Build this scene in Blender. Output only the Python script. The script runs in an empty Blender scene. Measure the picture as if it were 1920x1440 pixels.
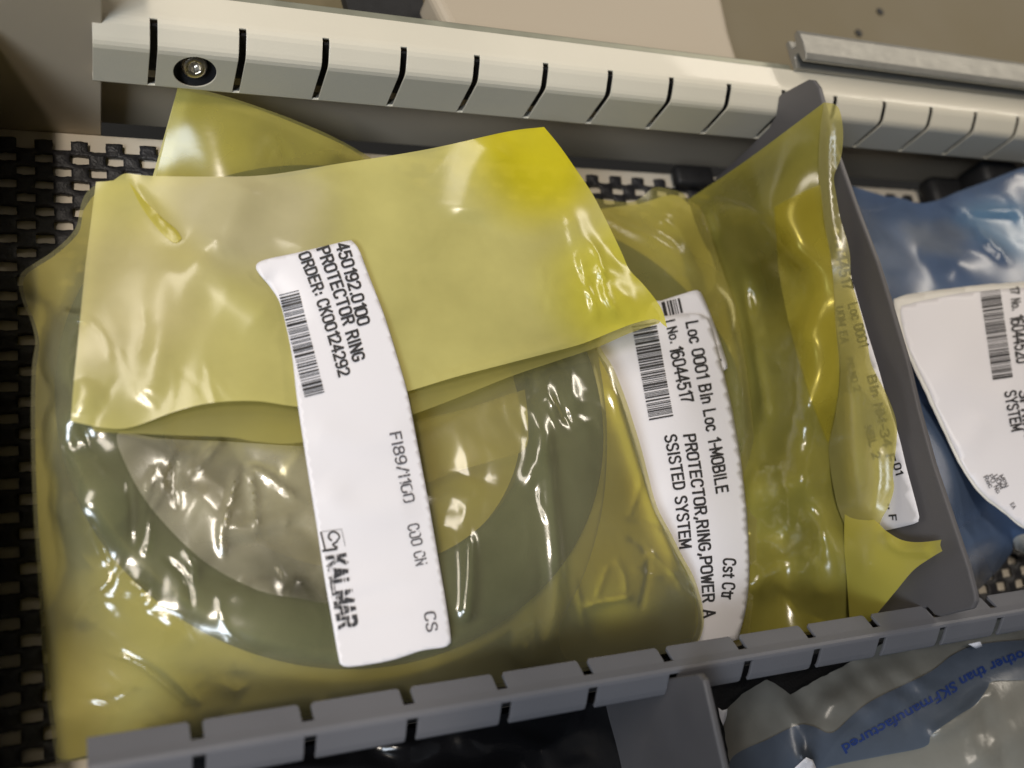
import bpy, bmesh, math, random
import numpy as np
from mathutils import Vector, Matrix, noise
from mathutils.geometry import delaunay_2d_cdt

random.seed(7)
SC = bpy.context.scene
COL = SC.collection
MM = 0.001

# ------------------------------------------------------------------ camera
CAMR = np.array([[0.91613675, -0.16829594, 0.36382679],
                 [-0.02805399, -0.93229421, -0.36061126],
                 [0.39988302, 0.32016243, -0.85883036]])      # world -> right, down, forward
CAMC = np.array([-17.249, -159.757, 238.318])                 # millimetres, drawer floor at 0
FPX = 1842.96                                                 # focal length in photograph pixels
cam_d = bpy.data.cameras.new('camera')
cam_d.sensor_width = 36.0
cam_d.lens = FPX / 1920 * 36.0
cam_d.clip_start = 0.01
cam_d.clip_end = 20.0
cam = bpy.data.objects.new('camera', cam_d)
COL.objects.link(cam)
cam.matrix_world = Matrix((
    (CAMR[0][0], -CAMR[1][0], -CAMR[2][0], CAMC[0] * MM),
    (CAMR[0][1], -CAMR[1][1], -CAMR[2][1], CAMC[1] * MM),
    (CAMR[0][2], -CAMR[1][2], -CAMR[2][2], CAMC[2] * MM),
    (0, 0, 0, 1)))
SC.camera = cam
cam_d.dof.use_dof = True
cam_d.dof.focus_distance = 0.245
cam_d.dof.aperture_fstop = 10.0

# ------------------------------------------------------------------ light
W = bpy.data.worlds.new('World')
SC.world = W
W.use_nodes = True
W.node_tree.nodes['Background'].inputs[0].default_value = (1.0, 0.95, 0.88, 1)
W.node_tree.nodes['Background'].inputs[1].default_value = 0.022


def area(name, loc, target, sx, sy, power, color):
    d = bpy.data.lights.new(name, 'AREA')
    d.shape = 'RECTANGLE'
    d.size, d.size_y = sx, sy
    d.energy = power
    d.color = color
    o = bpy.data.objects.new(name, d)
    COL.objects.link(o)
    o.location = loc
    v = Vector(target) - Vector(loc)
    o.rotation_euler = v.to_track_quat('-Z', 'Y').to_euler()
    return o


TGT = (0.08, -0.08, 0.03)
area('ceiling_lamp', (-0.60, -0.22, 1.58), TGT, 0.30, 0.10, 13.0, (1.0, 0.89, 0.76))
area('window_light', (-0.95, -0.85, 1.25), TGT, 0.6, 0.45, 18.0, (0.80, 0.89, 1.0))
area('added_right_lamp', (1.25, 0.85, 0.95), TGT, 0.9, 0.14, 6.5, (1.0, 0.90, 0.76))  # added low at right rear to brighten the film facing that way
area('added_glint_lamp', (-0.62, 0.40, 1.5), TGT, 1.0, 0.40, 10.0, (1.0, 0.9, 0.78))  # added lamp, placed so its reflection gives the film glints

SC.view_settings.view_transform = 'Standard'
SC.view_settings.look = 'None'
SC.view_settings.exposure = -0.08
SC.view_settings.gamma = 1.0
SC.cycles.max_bounces = 24
SC.cycles.transparent_max_bounces = 32
SC.cycles.diffuse_bounces = 6
SC.cycles.glossy_bounces = 4
SC.cycles.transmission_bounces = 8
SC.cycles.caustics_reflective = False
SC.cycles.caustics_refractive = False
SC.cycles.sample_clamp_indirect = 4.0


# ------------------------------------------------------------------ geometry from the camera fit
def ray(px, py):
    return CAMR.T @ np.array([(px - 960) / FPX, (py - 720) / FPX, 1.0])


def at(px, py, z):
    v = ray(px, py)
    return CAMC + v * ((z - CAMC[2]) / v[2])


def zx(px, py, X):                  # height at which the sight line crosses the plane x = X
    v = ray(px, py)
    return CAMC[2] + v[2] * (X - CAMC[0]) / v[0]


def zy(px, py, Y):
    v = ray(px, py)
    return CAMC[2] + v[2] * (Y - CAMC[1]) / v[1]


def on_y(px, py, Y):
    return at(px, py, zy(px, py, Y))


def on_x(px, py, X):
    return at(px, py, zx(px, py, X))


def project(P):
    P = np.asarray(P, float)
    c = (P - CAMC) @ CAMR.T
    return 960 + FPX * c[..., 0] / c[..., 2], 720 + FPX * c[..., 1] / c[..., 2]


# ------------------------------------------------------------------ object helpers
def tag(o, label=None, cat=None, group=None, kind=None):
    if label: o['label'] = label
    if cat: o['category'] = cat
    if group: o['group'] = group
    if kind: o['kind'] = kind
    return o


def thing(name, loc_mm, label, cat, group=None):
    o = bpy.data.objects.new(name, None)
    o.empty_display_size = 0.01
    COL.objects.link(o)
    o.location = Vector(loc_mm) * MM
    return tag(o, label, cat, group)


def world_of(o):
    m = Matrix.Translation(o.location)
    return world_of(o.parent) @ o.matrix_parent_inverse @ m if o.parent else m


def link(name, me, mat, parent=None, smooth=True):
    o = bpy.data.objects.new(name, me)
    COL.objects.link(o)
    if mat: me.materials.append(mat)
    if smooth: me.polygons.foreach_set('use_smooth', [True] * len(me.polygons))
    if parent is not None:
        o.parent = parent
        o.matrix_parent_inverse = world_of(parent).inverted()
    return o


def mesh(name, verts_mm, faces, mat, parent=None, smooth=True):
    me = bpy.data.meshes.new(name)
    me.from_pydata([tuple(c * MM for c in v) for v in verts_mm], [], faces)
    me.update()
    return link(name, me, mat, parent, smooth)


def bm_obj(name, bm, mat, parent=None, smooth=False):
    bmesh.ops.scale(bm, vec=(MM, MM, MM), verts=bm.verts)
    bmesh.ops.recalc_face_normals(bm, faces=bm.faces)
    me = bpy.data.meshes.new(name)
    bm.to_mesh(me)
    bm.free()
    return link(name, me, mat, parent, smooth)


def add_box(bm, a, b, bevel=0.0):
    r = bmesh.ops.create_cube(bm, size=1)
    for v in r['verts']:
        v.co = Vector([(a[i] + b[i]) / 2 + v.co[i] * (b[i] - a[i]) for i in range(3)])
    if bevel:
        es = list({e for v in r['verts'] for e in v.link_edges})
        bmesh.ops.bevel(bm, geom=es, offset=bevel, segments=2, affect='EDGES', profile=0.5)


def bevel_mod(o, w, seg=2):
    m = o.modifiers.new('edge', 'BEVEL')
    m.width = w * MM
    m.segments = seg
    m.limit_method = 'ANGLE'
    m.angle_limit = math.radians(35)


# ------------------------------------------------------------------ materials
def new_mat(name):
    m = bpy.data.materials.new(name)
    m.use_nodes = True
    m.node_tree.nodes.clear()
    return m, m.node_tree.nodes, m.node_tree.links


def N(nt, kind, **kw):
    n = nt.new(kind)
    for k, v in kw.items():
        setattr(n, k, v)
    return n


def solid(name, color, rough=0.5, metal=0.0, var=0.12, vscale=60.0, bump=0.0, bscale=900.0, spec=0.5, coat=0.0):
    m, nt, ln = new_mat(name)
    out = N(nt, 'ShaderNodeOutputMaterial')
    p = N(nt, 'ShaderNodeBsdfPrincipled')
    tc = N(nt, 'ShaderNodeTexCoord')
    nz = N(nt, 'ShaderNodeTexNoise')
    nz.inputs['Scale'].default_value = vscale
    nz.inputs['Detail'].default_value = 6
    ln.new(tc.outputs['Object'], nz.inputs['Vector'])
    mx = N(nt, 'ShaderNodeMix', data_type='RGBA')
    mx.inputs['A'].default_value = (*[c * (1 - var) for c in color], 1)
    mx.inputs['B'].default_value = (*[min(1, c * (1 + var)) for c in color], 1)
    ln.new(nz.outputs['Fac'], mx.inputs['Factor'])
    ln.new(mx.outputs['Result'], p.inputs['Base Color'])
    mr = N(nt, 'ShaderNodeMapRange')
    mr.inputs['To Min'].default_value = max(0, rough - 0.12)
    mr.inputs['To Max'].default_value = min(1, rough + 0.12)
    ln.new(nz.outputs['Fac'], mr.inputs['Value'])
    ln.new(mr.outputs['Result'], p.inputs['Roughness'])
    p.inputs['Metallic'].default_value = metal
    p.inputs['Specular IOR Level'].default_value = spec
    p.inputs['Coat Weight'].default_value = coat
    if bump:
        b = N(nt, 'ShaderNodeBump')
        n2 = N(nt, 'ShaderNodeTexNoise')
        n2.inputs['Scale'].default_value = bscale
        n2.inputs['Detail'].default_value = 3
        ln.new(tc.outputs['Object'], n2.inputs['Vector'])
        b.inputs['Strength'].default_value = bump
        b.inputs['Distance'].default_value = 0.0004
        ln.new(n2.outputs['Fac'], b.inputs['Height'])
        ln.new(b.outputs['Normal'], p.inputs['Normal'])
    ln.new(p.outputs[0], out.inputs[0])
    return m


def film(name, tint, scatter, haze=0.4, rough=0.18, bump=0.5, bscale=140.0, gloss=2.2, stretch=(1, 1, 1), hvar=0.12,
         transl=0.5, spots=(), crease=1.0, crease_scale=26.0):
    """thin polyethylene: tinted see-through + milky scatter + a gloss that picks up the lamps"""
    m, nt, ln = new_mat(name)
    out = N(nt, 'ShaderNodeOutputMaterial')
    tc = N(nt, 'ShaderNodeTexCoord')
    mp = N(nt, 'ShaderNodeMapping')
    mp.inputs['Scale'].default_value = stretch
    ln.new(tc.outputs['Object'], mp.inputs['Vector'])
    nz = N(nt, 'ShaderNodeTexNoise')
    nz.inputs['Scale'].default_value = bscale
    nz.inputs['Detail'].default_value = 4
    nz.inputs['Distortion'].default_value = 0.6
    ln.new(mp.outputs[0], nz.inputs['Vector'])
    bp = N(nt, 'ShaderNodeBump')
    bp.inputs['Strength'].default_value = bump
    bp.inputs['Distance'].default_value = 0.0012
    rg = N(nt, 'ShaderNodeTexNoise', noise_type='RIDGED_MULTIFRACTAL')
    rg.inputs['Scale'].default_value = crease_scale
    rg.inputs['Detail'].default_value = 2.5
    rg.inputs['Roughness'].default_value = 0.45
    rg.inputs['Distortion'].default_value = 0.5
    ln.new(mp.outputs[0], rg.inputs['Vector'])
    hs = N(nt, 'ShaderNodeMath', operation='MULTIPLY_ADD')
    ln.new(rg.outputs['Fac'], hs.inputs[0])
    hs.inputs[1].default_value = crease
    ln.new(nz.outputs['Fac'], hs.inputs[2])
    ln.new(hs.outputs[0], bp.inputs['Height'])
    tr = N(nt, 'ShaderNodeBsdfTransparent')
    tr.inputs[0].default_value = (*tint, 1)
    di = N(nt, 'ShaderNodeBsdfDiffuse')
    di.inputs[0].default_value = (*scatter, 1)
    tl = N(nt, 'ShaderNodeBsdfTranslucent')
    tl.inputs[0].default_value = (*scatter, 1)
    last = None
    for (c, rad, col) in spots:                # radial colour spots: fuller yellow where plies overlap; light through blue film painted in
        vd = N(nt, 'ShaderNodeVectorMath', operation='DISTANCE')
        nzs = N(nt, 'ShaderNodeMix', data_type='RGBA')
        nzs.inputs['Factor'].default_value = 0.012
        ln.new(tc.outputs['Object'], nzs.inputs['A'])
        ln.new(nz.outputs['Color'], nzs.inputs['B'])
        ln.new(nzs.outputs['Result'], vd.inputs[0])
        vd.inputs[1].default_value = tuple(k * MM * 0.988 + 0.006 for k in c)
        ms = N(nt, 'ShaderNodeMapRange', interpolation_type='SMOOTHSTEP')
        ms.inputs['From Min'].default_value = rad * MM
        ms.inputs['From Max'].default_value = rad * MM * 0.35
        ln.new(vd.outputs['Value'], ms.inputs['Value'])
        mc = N(nt, 'ShaderNodeMix', data_type='RGBA')
        mc.inputs['A'].default_value = (*scatter, 1)
        mc.inputs['B'].default_value = (*col, 1)
        if last: ln.new(last, mc.inputs['A'])
        ln.new(ms.outputs['Result'], mc.inputs['Factor'])
        last = mc.outputs['Result']
    if last:
        ln.new(last, di.inputs[0])
        ln.new(last, tl.inputs[0])
    ln.new(bp.outputs[0], di.inputs['Normal'])
    ln.new(bp.outputs[0], tl.inputs['Normal'])
    sc_ = N(nt, 'ShaderNodeMixShader')
    sc_.inputs[0].default_value = transl
    ln.new(di.outputs[0], sc_.inputs[1])
    ln.new(tl.outputs[0], sc_.inputs[2])
    n2 = N(nt, 'ShaderNodeTexNoise')
    n2.inputs['Scale'].default_value = 35
    n2.inputs['Detail'].default_value = 5
    ln.new(tc.outputs['Object'], n2.inputs['Vector'])
    mr = N(nt, 'ShaderNodeMapRange')
    mr.inputs['From Min'].default_value = 0.3
    mr.inputs['From Max'].default_value = 0.7
    mr.inputs['To Min'].default_value = max(0, haze - hvar)
    mr.inputs['To Max'].default_value = min(1, haze + hvar)
    ln.new(n2.outputs['Fac'], mr.inputs['Value'])
    # seen edge-on the film looks milkier
    lw = N(nt, 'ShaderNodeLayerWeight')
    lw.inputs['Blend'].default_value = 0.35
    pw = N(nt, 'ShaderNodeMath', operation='POWER')
    ln.new(lw.outputs['Facing'], pw.inputs[0])
    pw.inputs[1].default_value = 2.0
    ad = N(nt, 'ShaderNodeMath', operation='MULTIPLY_ADD')
    ln.new(pw.outputs[0], ad.inputs[0])
    ad.inputs[1].default_value = 0.35
    ln.new(mr.outputs[0], ad.inputs[2])
    ad.use_clamp = True
    body = N(nt, 'ShaderNodeMixShader')
    ln.new(ad.outputs[0], body.inputs[0])
    ln.new(tr.outputs[0], body.inputs[1])
    ln.new(sc_.outputs[0], body.inputs[2])
    gl = N(nt, 'ShaderNodeBsdfGlossy')
    gl.inputs['Roughness'].default_value = rough
    gl.inputs[0].default_value = (1, 1, 1, 1)
    ln.new(bp.outputs[0], gl.inputs['Normal'])
    fr = N(nt, 'ShaderNodeFresnel')
    fr.inputs['IOR'].default_value = 1.5
    mu = N(nt, 'ShaderNodeMath', operation='MULTIPLY')
    ln.new(fr.outputs[0], mu.inputs[0])
    mu.inputs[1].default_value = gloss
    mu.use_clamp = True
    fin = N(nt, 'ShaderNodeMixShader')
    ln.new(mu.outputs[0], fin.inputs[0])
    ln.new(body.outputs[0], fin.inputs[1])
    ln.new(gl.outputs[0], fin.inputs[2])
    ln.new(fin.outputs[0], out.inputs[0])
    return m


def worn_ink(name, color, sx, thr):
    """ribbon-printed ink with missing pixel rows"""
    m, nt, ln = new_mat(name)
    out = N(nt, 'ShaderNodeOutputMaterial')
    tc = N(nt, 'ShaderNodeTexCoord')
    mp = N(nt, 'ShaderNodeMapping')
    mp.inputs['Scale'].default_value = sx
    mp.inputs['Rotation'].default_value = (0, 0, math.radians(-12))
    ln.new(tc.outputs['Object'], mp.inputs['Vector'])
    nz = N(nt, 'ShaderNodeTexNoise')
    nz.inputs['Scale'].default_value = 1.0
    nz.inputs['Detail'].default_value = 2
    ln.new(mp.outputs[0], nz.inputs['Vector'])
    mr = N(nt, 'ShaderNodeMapRange')
    mr.inputs['From Min'].default_value = thr - 0.06
    mr.inputs['From Max'].default_value = thr + 0.06
    ln.new(nz.outputs['Fac'], mr.inputs['Value'])
    di = N(nt, 'ShaderNodeBsdfDiffuse')
    di.inputs[0].default_value = (*color, 1)
    tr = N(nt, 'ShaderNodeBsdfTransparent')
    mx = N(nt, 'ShaderNodeMixShader')
    ln.new(mr.outputs[0], mx.inputs[0])
    ln.new(tr.outputs[0], mx.inputs[1])
    ln.new(di.outputs[0], mx.inputs[2])
    ln.new(mx.outputs[0], out.inputs[0])
    return m


M = {}
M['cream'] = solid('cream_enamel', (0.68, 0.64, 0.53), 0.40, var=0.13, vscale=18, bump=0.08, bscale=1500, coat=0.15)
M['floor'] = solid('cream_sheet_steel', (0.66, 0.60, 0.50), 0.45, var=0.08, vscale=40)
M['beige'] = solid('beige_steel_and_wall_shade', (0.44, 0.375, 0.285), 0.5, var=0.05, vscale=20)
M['olive'] = solid('shade_toned_cabinet_steel', (0.155, 0.125, 0.068), 0.55, var=0.12, vscale=25)  # darker than the beige plate: the shade there is put into the colour
M['lip'] = solid('zinc_lip', (0.32, 0.32, 0.25), 0.4, metal=0.4, var=0.3, vscale=120)
M['grey'] = solid('grey_rail_plastic', (0.135, 0.137, 0.152), 0.35, var=0.12, vscale=50, bump=0.1, bscale=2500)
M['panel'] = solid('dark_grey_divider_plastic', (0.105, 0.101, 0.106), 0.45, var=0.16, vscale=60, bump=0.12, bscale=3000)
M['black'] = solid('black_rubber', (0.012, 0.012, 0.013), 0.6, var=0.3, vscale=300, bump=0.3)
M['foam'] = solid('black_foam_mat', (0.022, 0.022, 0.026), 0.48, var=0.35, vscale=420, bump=0.7, bscale=1600)
M['alu'] = solid('drawn_aluminium', (0.34, 0.335, 0.31), 0.48, metal=0.7, var=0.1, vscale=300, bump=0.1)
M['steel'] = solid('nickel_screw', (0.75, 0.68, 0.56), 0.30, metal=1.0, var=0.2, vscale=300)
M['ring'] = solid('dark_green_grey_rubber', (0.034, 0.056, 0.060), 0.5, var=0.25, vscale=140, bump=0.2)
M['kraft'] = solid('kraft_paper', (0.36, 0.25, 0.13), 0.8, var=0.15, vscale=200)
M['paper'] = solid('label_paper', (0.76, 0.745, 0.78), 0.42, var=0.025, vscale=45, bump=0.05, bscale=500)
M['backing'] = solid('label_backing_paper', (0.70, 0.68, 0.63), 0.5, var=0.04, vscale=45)
M['ink'] = solid('black_print', (0.030, 0.028, 0.030), 0.5, var=0.3, vscale=2000)
M['ink_grey'] = worn_ink('faded_print', (0.13, 0.125, 0.135), (900, 900, 900), 0.37)
M['ink_worn'] = worn_ink('worn_print', (0.06, 0.06, 0.065), (2200, 260, 600), 0.44)
M['ink_blue'] = solid('blue_print', (0.012, 0.035, 0.16), 0.5, var=0.2, vscale=900)
YT = (0.92, 0.88, 0.52)
YS = (0.74, 0.64, 0.17)
M['film_body'] = film('yellow_film', YT, (0.71, 0.69, 0.40), 0.24, 0.16, 0.17, 45, 2.3, hvar=0.06, transl=0.36, crease=1.3)
M['film_under'] = film('yellow_film_lower', YT, (0.68, 0.63, 0.22), 0.34, 0.2, 0.15, 45, 0.8)
M['film_inner'] = film('yellow_film_inner', (0.93, 0.85, 0.32), (0.77, 0.71, 0.27), 0.86, 0.32, 0.15, 60, 0.4, transl=0.3)
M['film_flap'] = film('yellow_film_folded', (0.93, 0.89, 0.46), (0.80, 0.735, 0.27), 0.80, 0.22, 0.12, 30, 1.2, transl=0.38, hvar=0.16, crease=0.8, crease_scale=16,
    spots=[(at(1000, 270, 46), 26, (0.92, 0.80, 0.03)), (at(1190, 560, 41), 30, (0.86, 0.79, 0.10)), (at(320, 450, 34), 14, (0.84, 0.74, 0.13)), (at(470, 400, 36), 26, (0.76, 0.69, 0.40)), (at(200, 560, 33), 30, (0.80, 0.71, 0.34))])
M['film_amber'] = film('amber_film', (0.97, 0.92, 0.48), (0.78, 0.70, 0.13), 0.30, 0.35, 0.05, 45, 0.12)
M['film_bright'] = film('bright_yellow_film', (0.97, 0.90, 0.25), (0.93, 0.82, 0.13), 0.88, 0.22, 0.15, 40, 0.6, transl=0.25)
M['film_cuff'] = film('pale_yellow_film', (0.94, 0.88, 0.45), (0.84, 0.77, 0.27), 0.42, 0.25, 0.2, 50, 1.2, hvar=0.05)
M['film_horn'] = film('doubled_yellow_film', (0.90, 0.80, 0.25), (0.78, 0.70, 0.13), 0.80, 0.25, 0.2, 50, 1.2, hvar=0.05)
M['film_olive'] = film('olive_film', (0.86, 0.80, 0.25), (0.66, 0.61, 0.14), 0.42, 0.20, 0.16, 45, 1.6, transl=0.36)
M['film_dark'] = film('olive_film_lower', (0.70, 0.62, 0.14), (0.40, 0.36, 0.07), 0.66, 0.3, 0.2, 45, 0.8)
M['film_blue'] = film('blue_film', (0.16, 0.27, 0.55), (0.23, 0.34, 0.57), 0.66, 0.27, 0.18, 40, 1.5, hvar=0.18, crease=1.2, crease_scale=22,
    spots=[(at(1890, 420, 33), 22, (0.25, 0.48, 0.78)), (at(1760, 430, 27), 14, (0.33, 0.40, 0.53))])  # right-hand paler spot paints in light coming through the film
M['film_clear'] = film('frosted_clear_film', (0.80, 0.80, 0.76), (0.50, 0.48, 0.42), 0.62, 0.25, 0.35, 60, 1.4, hvar=0.2, crease=2.0, crease_scale=30)
M['film_band'] = film('blue_printed_band', (0.45, 0.53, 0.66), (0.22, 0.265, 0.35), 0.52, 0.30, 0.3, 60, 1.0, hvar=0.2, crease=1.5, crease_scale=30)
M['film_black'] = film('black_film', (0.1, 0.1, 0.1), (0.012, 0.012, 0.014), 0.85, 0.2, 0.4, 50, 1.2)
M['phone'] = solid('black_glass_phone', (0.02, 0.02, 0.022), 0.2, var=0.05)


# ------------------------------------------------------------------ sheets: an outline with heights, as a dense mesh
class TPS:
    def __init__(self, ctrl, smooth=1e-4):
        pts = []
        for c in ctrl:
            if c[0] == 'x':
                pts.append((c[1], c[2], zx(c[1], c[2], c[3])))
            elif c[0] == 'y':
                pts.append((c[1], c[2], zy(c[1], c[2], c[3])))
            else:
                pts.append(c)
        a = np.array(pts, float)
        self.p = a[:, :2] / 500.0
        n = len(a)
        K = self.k(self.p, self.p) + np.eye(n) * smooth
        P = np.c_[np.ones(n), self.p]
        A = np.block([[K, P], [P.T, np.zeros((3, 3))]])
        self.w = np.linalg.solve(A, np.r_[a[:, 2], 0, 0, 0])

    @staticmethod
    def k(a, b):
        r2 = ((a[:, None, :] - b[None, :, :]) ** 2).sum(-1)
        return 0.5 * r2 * np.log(r2 + 1e-12)

    def __call__(self, q):
        q = np.asarray(q, float) / 500.0
        return self.k(q, self.p) @ self.w[:-3] + np.c_[np.ones(len(q)), q] @ self.w[-3:]


def spline(pts, step):
    """closed outline through pts; a third element 's' keeps a corner sharp"""
    n = len(pts)
    P = [np.array(p[:2], float) for p in pts]
    sharp = [len(p) > 2 for p in pts]
    out = []
    for i in range(n):
        p0, p1, p2, p3 = P[i - 1], P[i], P[(i + 1) % n], P[(i + 2) % n]
        if sharp[i]: p0 = p1 - (p2 - p1)
        if sharp[(i + 1) % n]: p3 = p2 + (p2 - p1)
        L = np.linalg.norm(p2 - p1)
        m = max(1, int(round(L / step)))
        for j in range(m):
            t = j / m
            out.append(0.5 * (2 * p1 + (p2 - p0) * t + (2 * p0 - 5 * p1 + 4 * p2 - p3) * t * t
                              + (3 * p1 - p0 - 3 * p2 + p3) * t ** 3))
    return np.array(out)


def inside(poly, q):
    x, y = q[:, 0], q[:, 1]
    r = np.zeros(len(q), bool)
    j = len(poly) - 1
    for i in range(len(poly)):
        xi, yi = poly[i]
        xj, yj = poly[j]
        c = ((yi > y) != (yj > y))
        with np.errstate(divide='ignore', invalid='ignore'):
            r ^= c & (x < (xj - xi) * (y - yi) / (yj - yi + 1e-12) + xi)
        j = i
    return r


def dist_line(q, line):
    """distance to a polyline, and position 0..1 along it"""
    line = np.array(line, float)
    seg = np.linalg.norm(np.diff(line, axis=0), axis=1)
    cum = np.r_[0, np.cumsum(seg)]
    best = np.full(len(q), 1e9)
    pos = np.zeros(len(q))
    for i in range(len(seg)):
        d = line[i + 1] - line[i]
        t = np.clip(((q - line[i]) @ d) / (d @ d + 1e-9), 0, 1)
        dd = np.linalg.norm(q - (line[i] + t[:, None] * d), axis=1)
        m = dd < best
        best[m] = dd[m]
        pos[m] = ((cum[i] + t * seg[i]) / cum[-1])[m]
    return best, pos


def smooth_line(pts, m=6):
    P = [np.array(p, float) for p in pts]
    P = [2 * P[0] - P[1]] + P + [2 * P[-1] - P[-2]]
    out = []
    for i in range(1, len(P) - 2):
        for j in range(m):
            t = j / m
            out.append(0.5 * (2 * P[i] + (P[i + 1] - P[i - 1]) * t + (2 * P[i - 1] - 5 * P[i] + 4 * P[i + 1] - P[i + 2]) * t * t
                              + (3 * P[i] - P[i - 1] - 3 * P[i + 1] + P[i + 2]) * t ** 3))
    out.append(P[-2])
    return np.array(out)


class RingDrape:
    """height of film resting on a ring: flat over the band, falling away outside and sagging into the hole"""

    def __init__(self, c, R1, R2, h, tilt, under=False):
        self.under = under
        if under: h = -1.0
        self.c, self.R1, self.R2, self.h = np.array(c, float), R1, R2, h
        self.k = math.tan(math.radians(tilt[0]))

    def __call__(self, q):
        out = np.empty(len(q))
        z = np.full(len(q), self.c[2] + self.h)
        d = CAMR.T @ np.vstack([(q[:, 0] - 960) / FPX, (q[:, 1] - 720) / FPX, np.ones(len(q))])
        for _ in range(4):
            t = (z - CAMC[2]) / d[2]
            y = CAMC[1] + d[1] * t
            z = self.c[2] + self.h + (y - self.c[1]) * self.k
        t = (z - CAMC[2]) / d[2]
        x, y = CAMC[0] + d[0] * t, CAMC[1] + d[1] * t
        rr = np.hypot(x - self.c[0], y - self.c[1])
        sp = lambda v, w: w * np.log1p(np.exp(np.clip(v / w, -30, 30)))
        if self.under: return z + 1.6 * sp(rr - self.R1 - 1.0, 1.0)
        return z + 0.5 - 1.2 * sp(rr - self.R1 - 1.2, 2.2) - 0.30 * sp(self.R2 + 3 - rr, 2.0)


def wrinkles(seed, n, box, ang, spread, L, amp):
    rnd = random.Random(seed)
    out = []
    for _ in range(n):
        x, y = rnd.uniform(box[0], box[2]), rnd.uniform(box[1], box[3])
        a = math.radians(ang + rnd.uniform(-spread, spread))
        ln_ = rnd.uniform(0.5, 1.3) * L
        b = rnd.uniform(-0.18, 0.18) * ln_
        dx, dy = math.cos(a), math.sin(a)
        out.append(([(x, y), (x + dx * ln_ / 2 - dy * b, y + dy * ln_ / 2 + dx * b), (x + dx * ln_, y + dy * ln_)],
                    rnd.choice((-1, 1, 1)) * rnd.uniform(0.4, 1.0) * amp, rnd.uniform(6, 11), 'fold'))
    return out


class Surf:
    """height of a draped sheet at a sight line"""

    def __init__(self, ctrl, creases=(), rough=(), above=(), below=(), smooth=1e-4):
        self.t = TPS(ctrl, smooth)
        self.below = below
        self.cr = [(smooth_line(c[0]),) + tuple(c[1:]) for c in creases]
        self.ro = rough
        self.above = above

    def __call__(self, q):
        q = np.asarray(q, float)
        z = self.t(q)
        for line, amp, w, kind in self.cr:
            d, t = dist_line(q, line)
            taper = np.clip(np.minimum(t, 1 - t) * 6, 0, 1)
            if kind == 'fold':
                z = z + 0.62 * amp * taper * np.exp(-d / (0.5 * w))
            else:
                z = z + amp * taper * np.exp(-(d / w) ** 2)
        for (cx, cy, rx, ry, amp, sc, stx, sty) in self.ro:
            m = np.exp(-(((q[:, 0] - cx) / rx) ** 2 + ((q[:, 1] - cy) / ry) ** 2))
            idx = np.where(m > 0.02)[0]
            h = np.zeros(len(q))
            rnd = random.Random(int(cx * 7 + cy))
            qi = q[idx]
            wx = np.array([noise.noise((p[0] / (sc * 1.6), p[1] / (sc * 1.6), 1.7)) for p in qi])
            wy = np.array([noise.noise((p[0] / (sc * 1.6), p[1] / (sc * 1.6), 8.3)) for p in qi])
            hh = np.zeros(len(qi))
            for k in range(3):
                a = rnd.uniform(0, math.pi)
                lam = sc * rnd.uniform(0.9, 2.0)
                u = ((qi[:, 0] * stx + wx * sc * 0.9) * math.cos(a) + (qi[:, 1] * sty + wy * sc * 0.9) * math.sin(a)) / lam + rnd.random()
                tri = np.abs((u % 1.0) * 2 - 1) - 0.5
                hh += tri * lam / sc * 0.42
            h[idx] = hh
            z = z + amp * m * h
        for f, gap in self.above:
            z = np.maximum(z, f(q) + gap)
        for f in self.below:
            z = np.minimum(z, f(q))
        return z


def sheet(name, outline, surf, mat, parent=None, step=9.0, bstep=6.0, edge=None, solid_mm=0.0, off=0.0):
    poly = spline(outline, bstep)
    if edge:                                    # small irregular waviness of a torn or welded edge
        amp, sc = edge
        nn = np.roll(poly, -1, 0) - np.roll(poly, 1, 0)
        nn = np.c_[nn[:, 1], -nn[:, 0]] / (np.linalg.norm(nn, axis=1)[:, None] + 1e-9)
        k = np.array([noise.noise((p[0] / sc, p[1] / sc, 0.5)) for p in poly])
        poly = poly + nn * (amp * k)[:, None]
    x0, y0 = poly.min(0)
    x1, y1 = poly.max(0)
    gx = np.arange(x0 + step / 2, x1, step)
    gy = np.arange(y0 + step / 2, y1, step * 0.866)
    g = np.array([(x + (step / 2 if j % 2 else 0), y) for j, y in enumerate(gy) for x in gx])
    g = g[inside(poly, g)]
    closed = np.vstack([poly, poly[:1]])
    d, _ = dist_line(g, closed)
    g = g[d > step * 0.45]
    allp = np.vstack([poly, g])
    n = len(poly)
    vs, es, fs, *_ = delaunay_2d_cdt([Vector(p) for p in allp], [(i, (i + 1) % n) for i in range(n)],
                                     [list(range(n))], 1, 1e-4)
    q = np.array([(v.x, v.y) for v in vs])
    z = surf(q) + off
    verts = [at(a, b, c) for (a, b), c in zip(q, z)]
    # all faces looking up at the camera side
    faces = []
    for f in fs:
        a, b, c = (np.array(verts[i]) for i in f[:3])
        nn = np.cross(b - a, c - a)
        faces.append(tuple(f) if nn @ (CAMC - a) > 0 else tuple(reversed(f)))
    o = mesh(name, verts, faces, mat, parent)
    if solid_mm:
        m = o.modifiers.new('thickness', 'SOLIDIFY')
        m.thickness = solid_mm * MM
        m.offset = -1
    return o


_font_cache = {}


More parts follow.
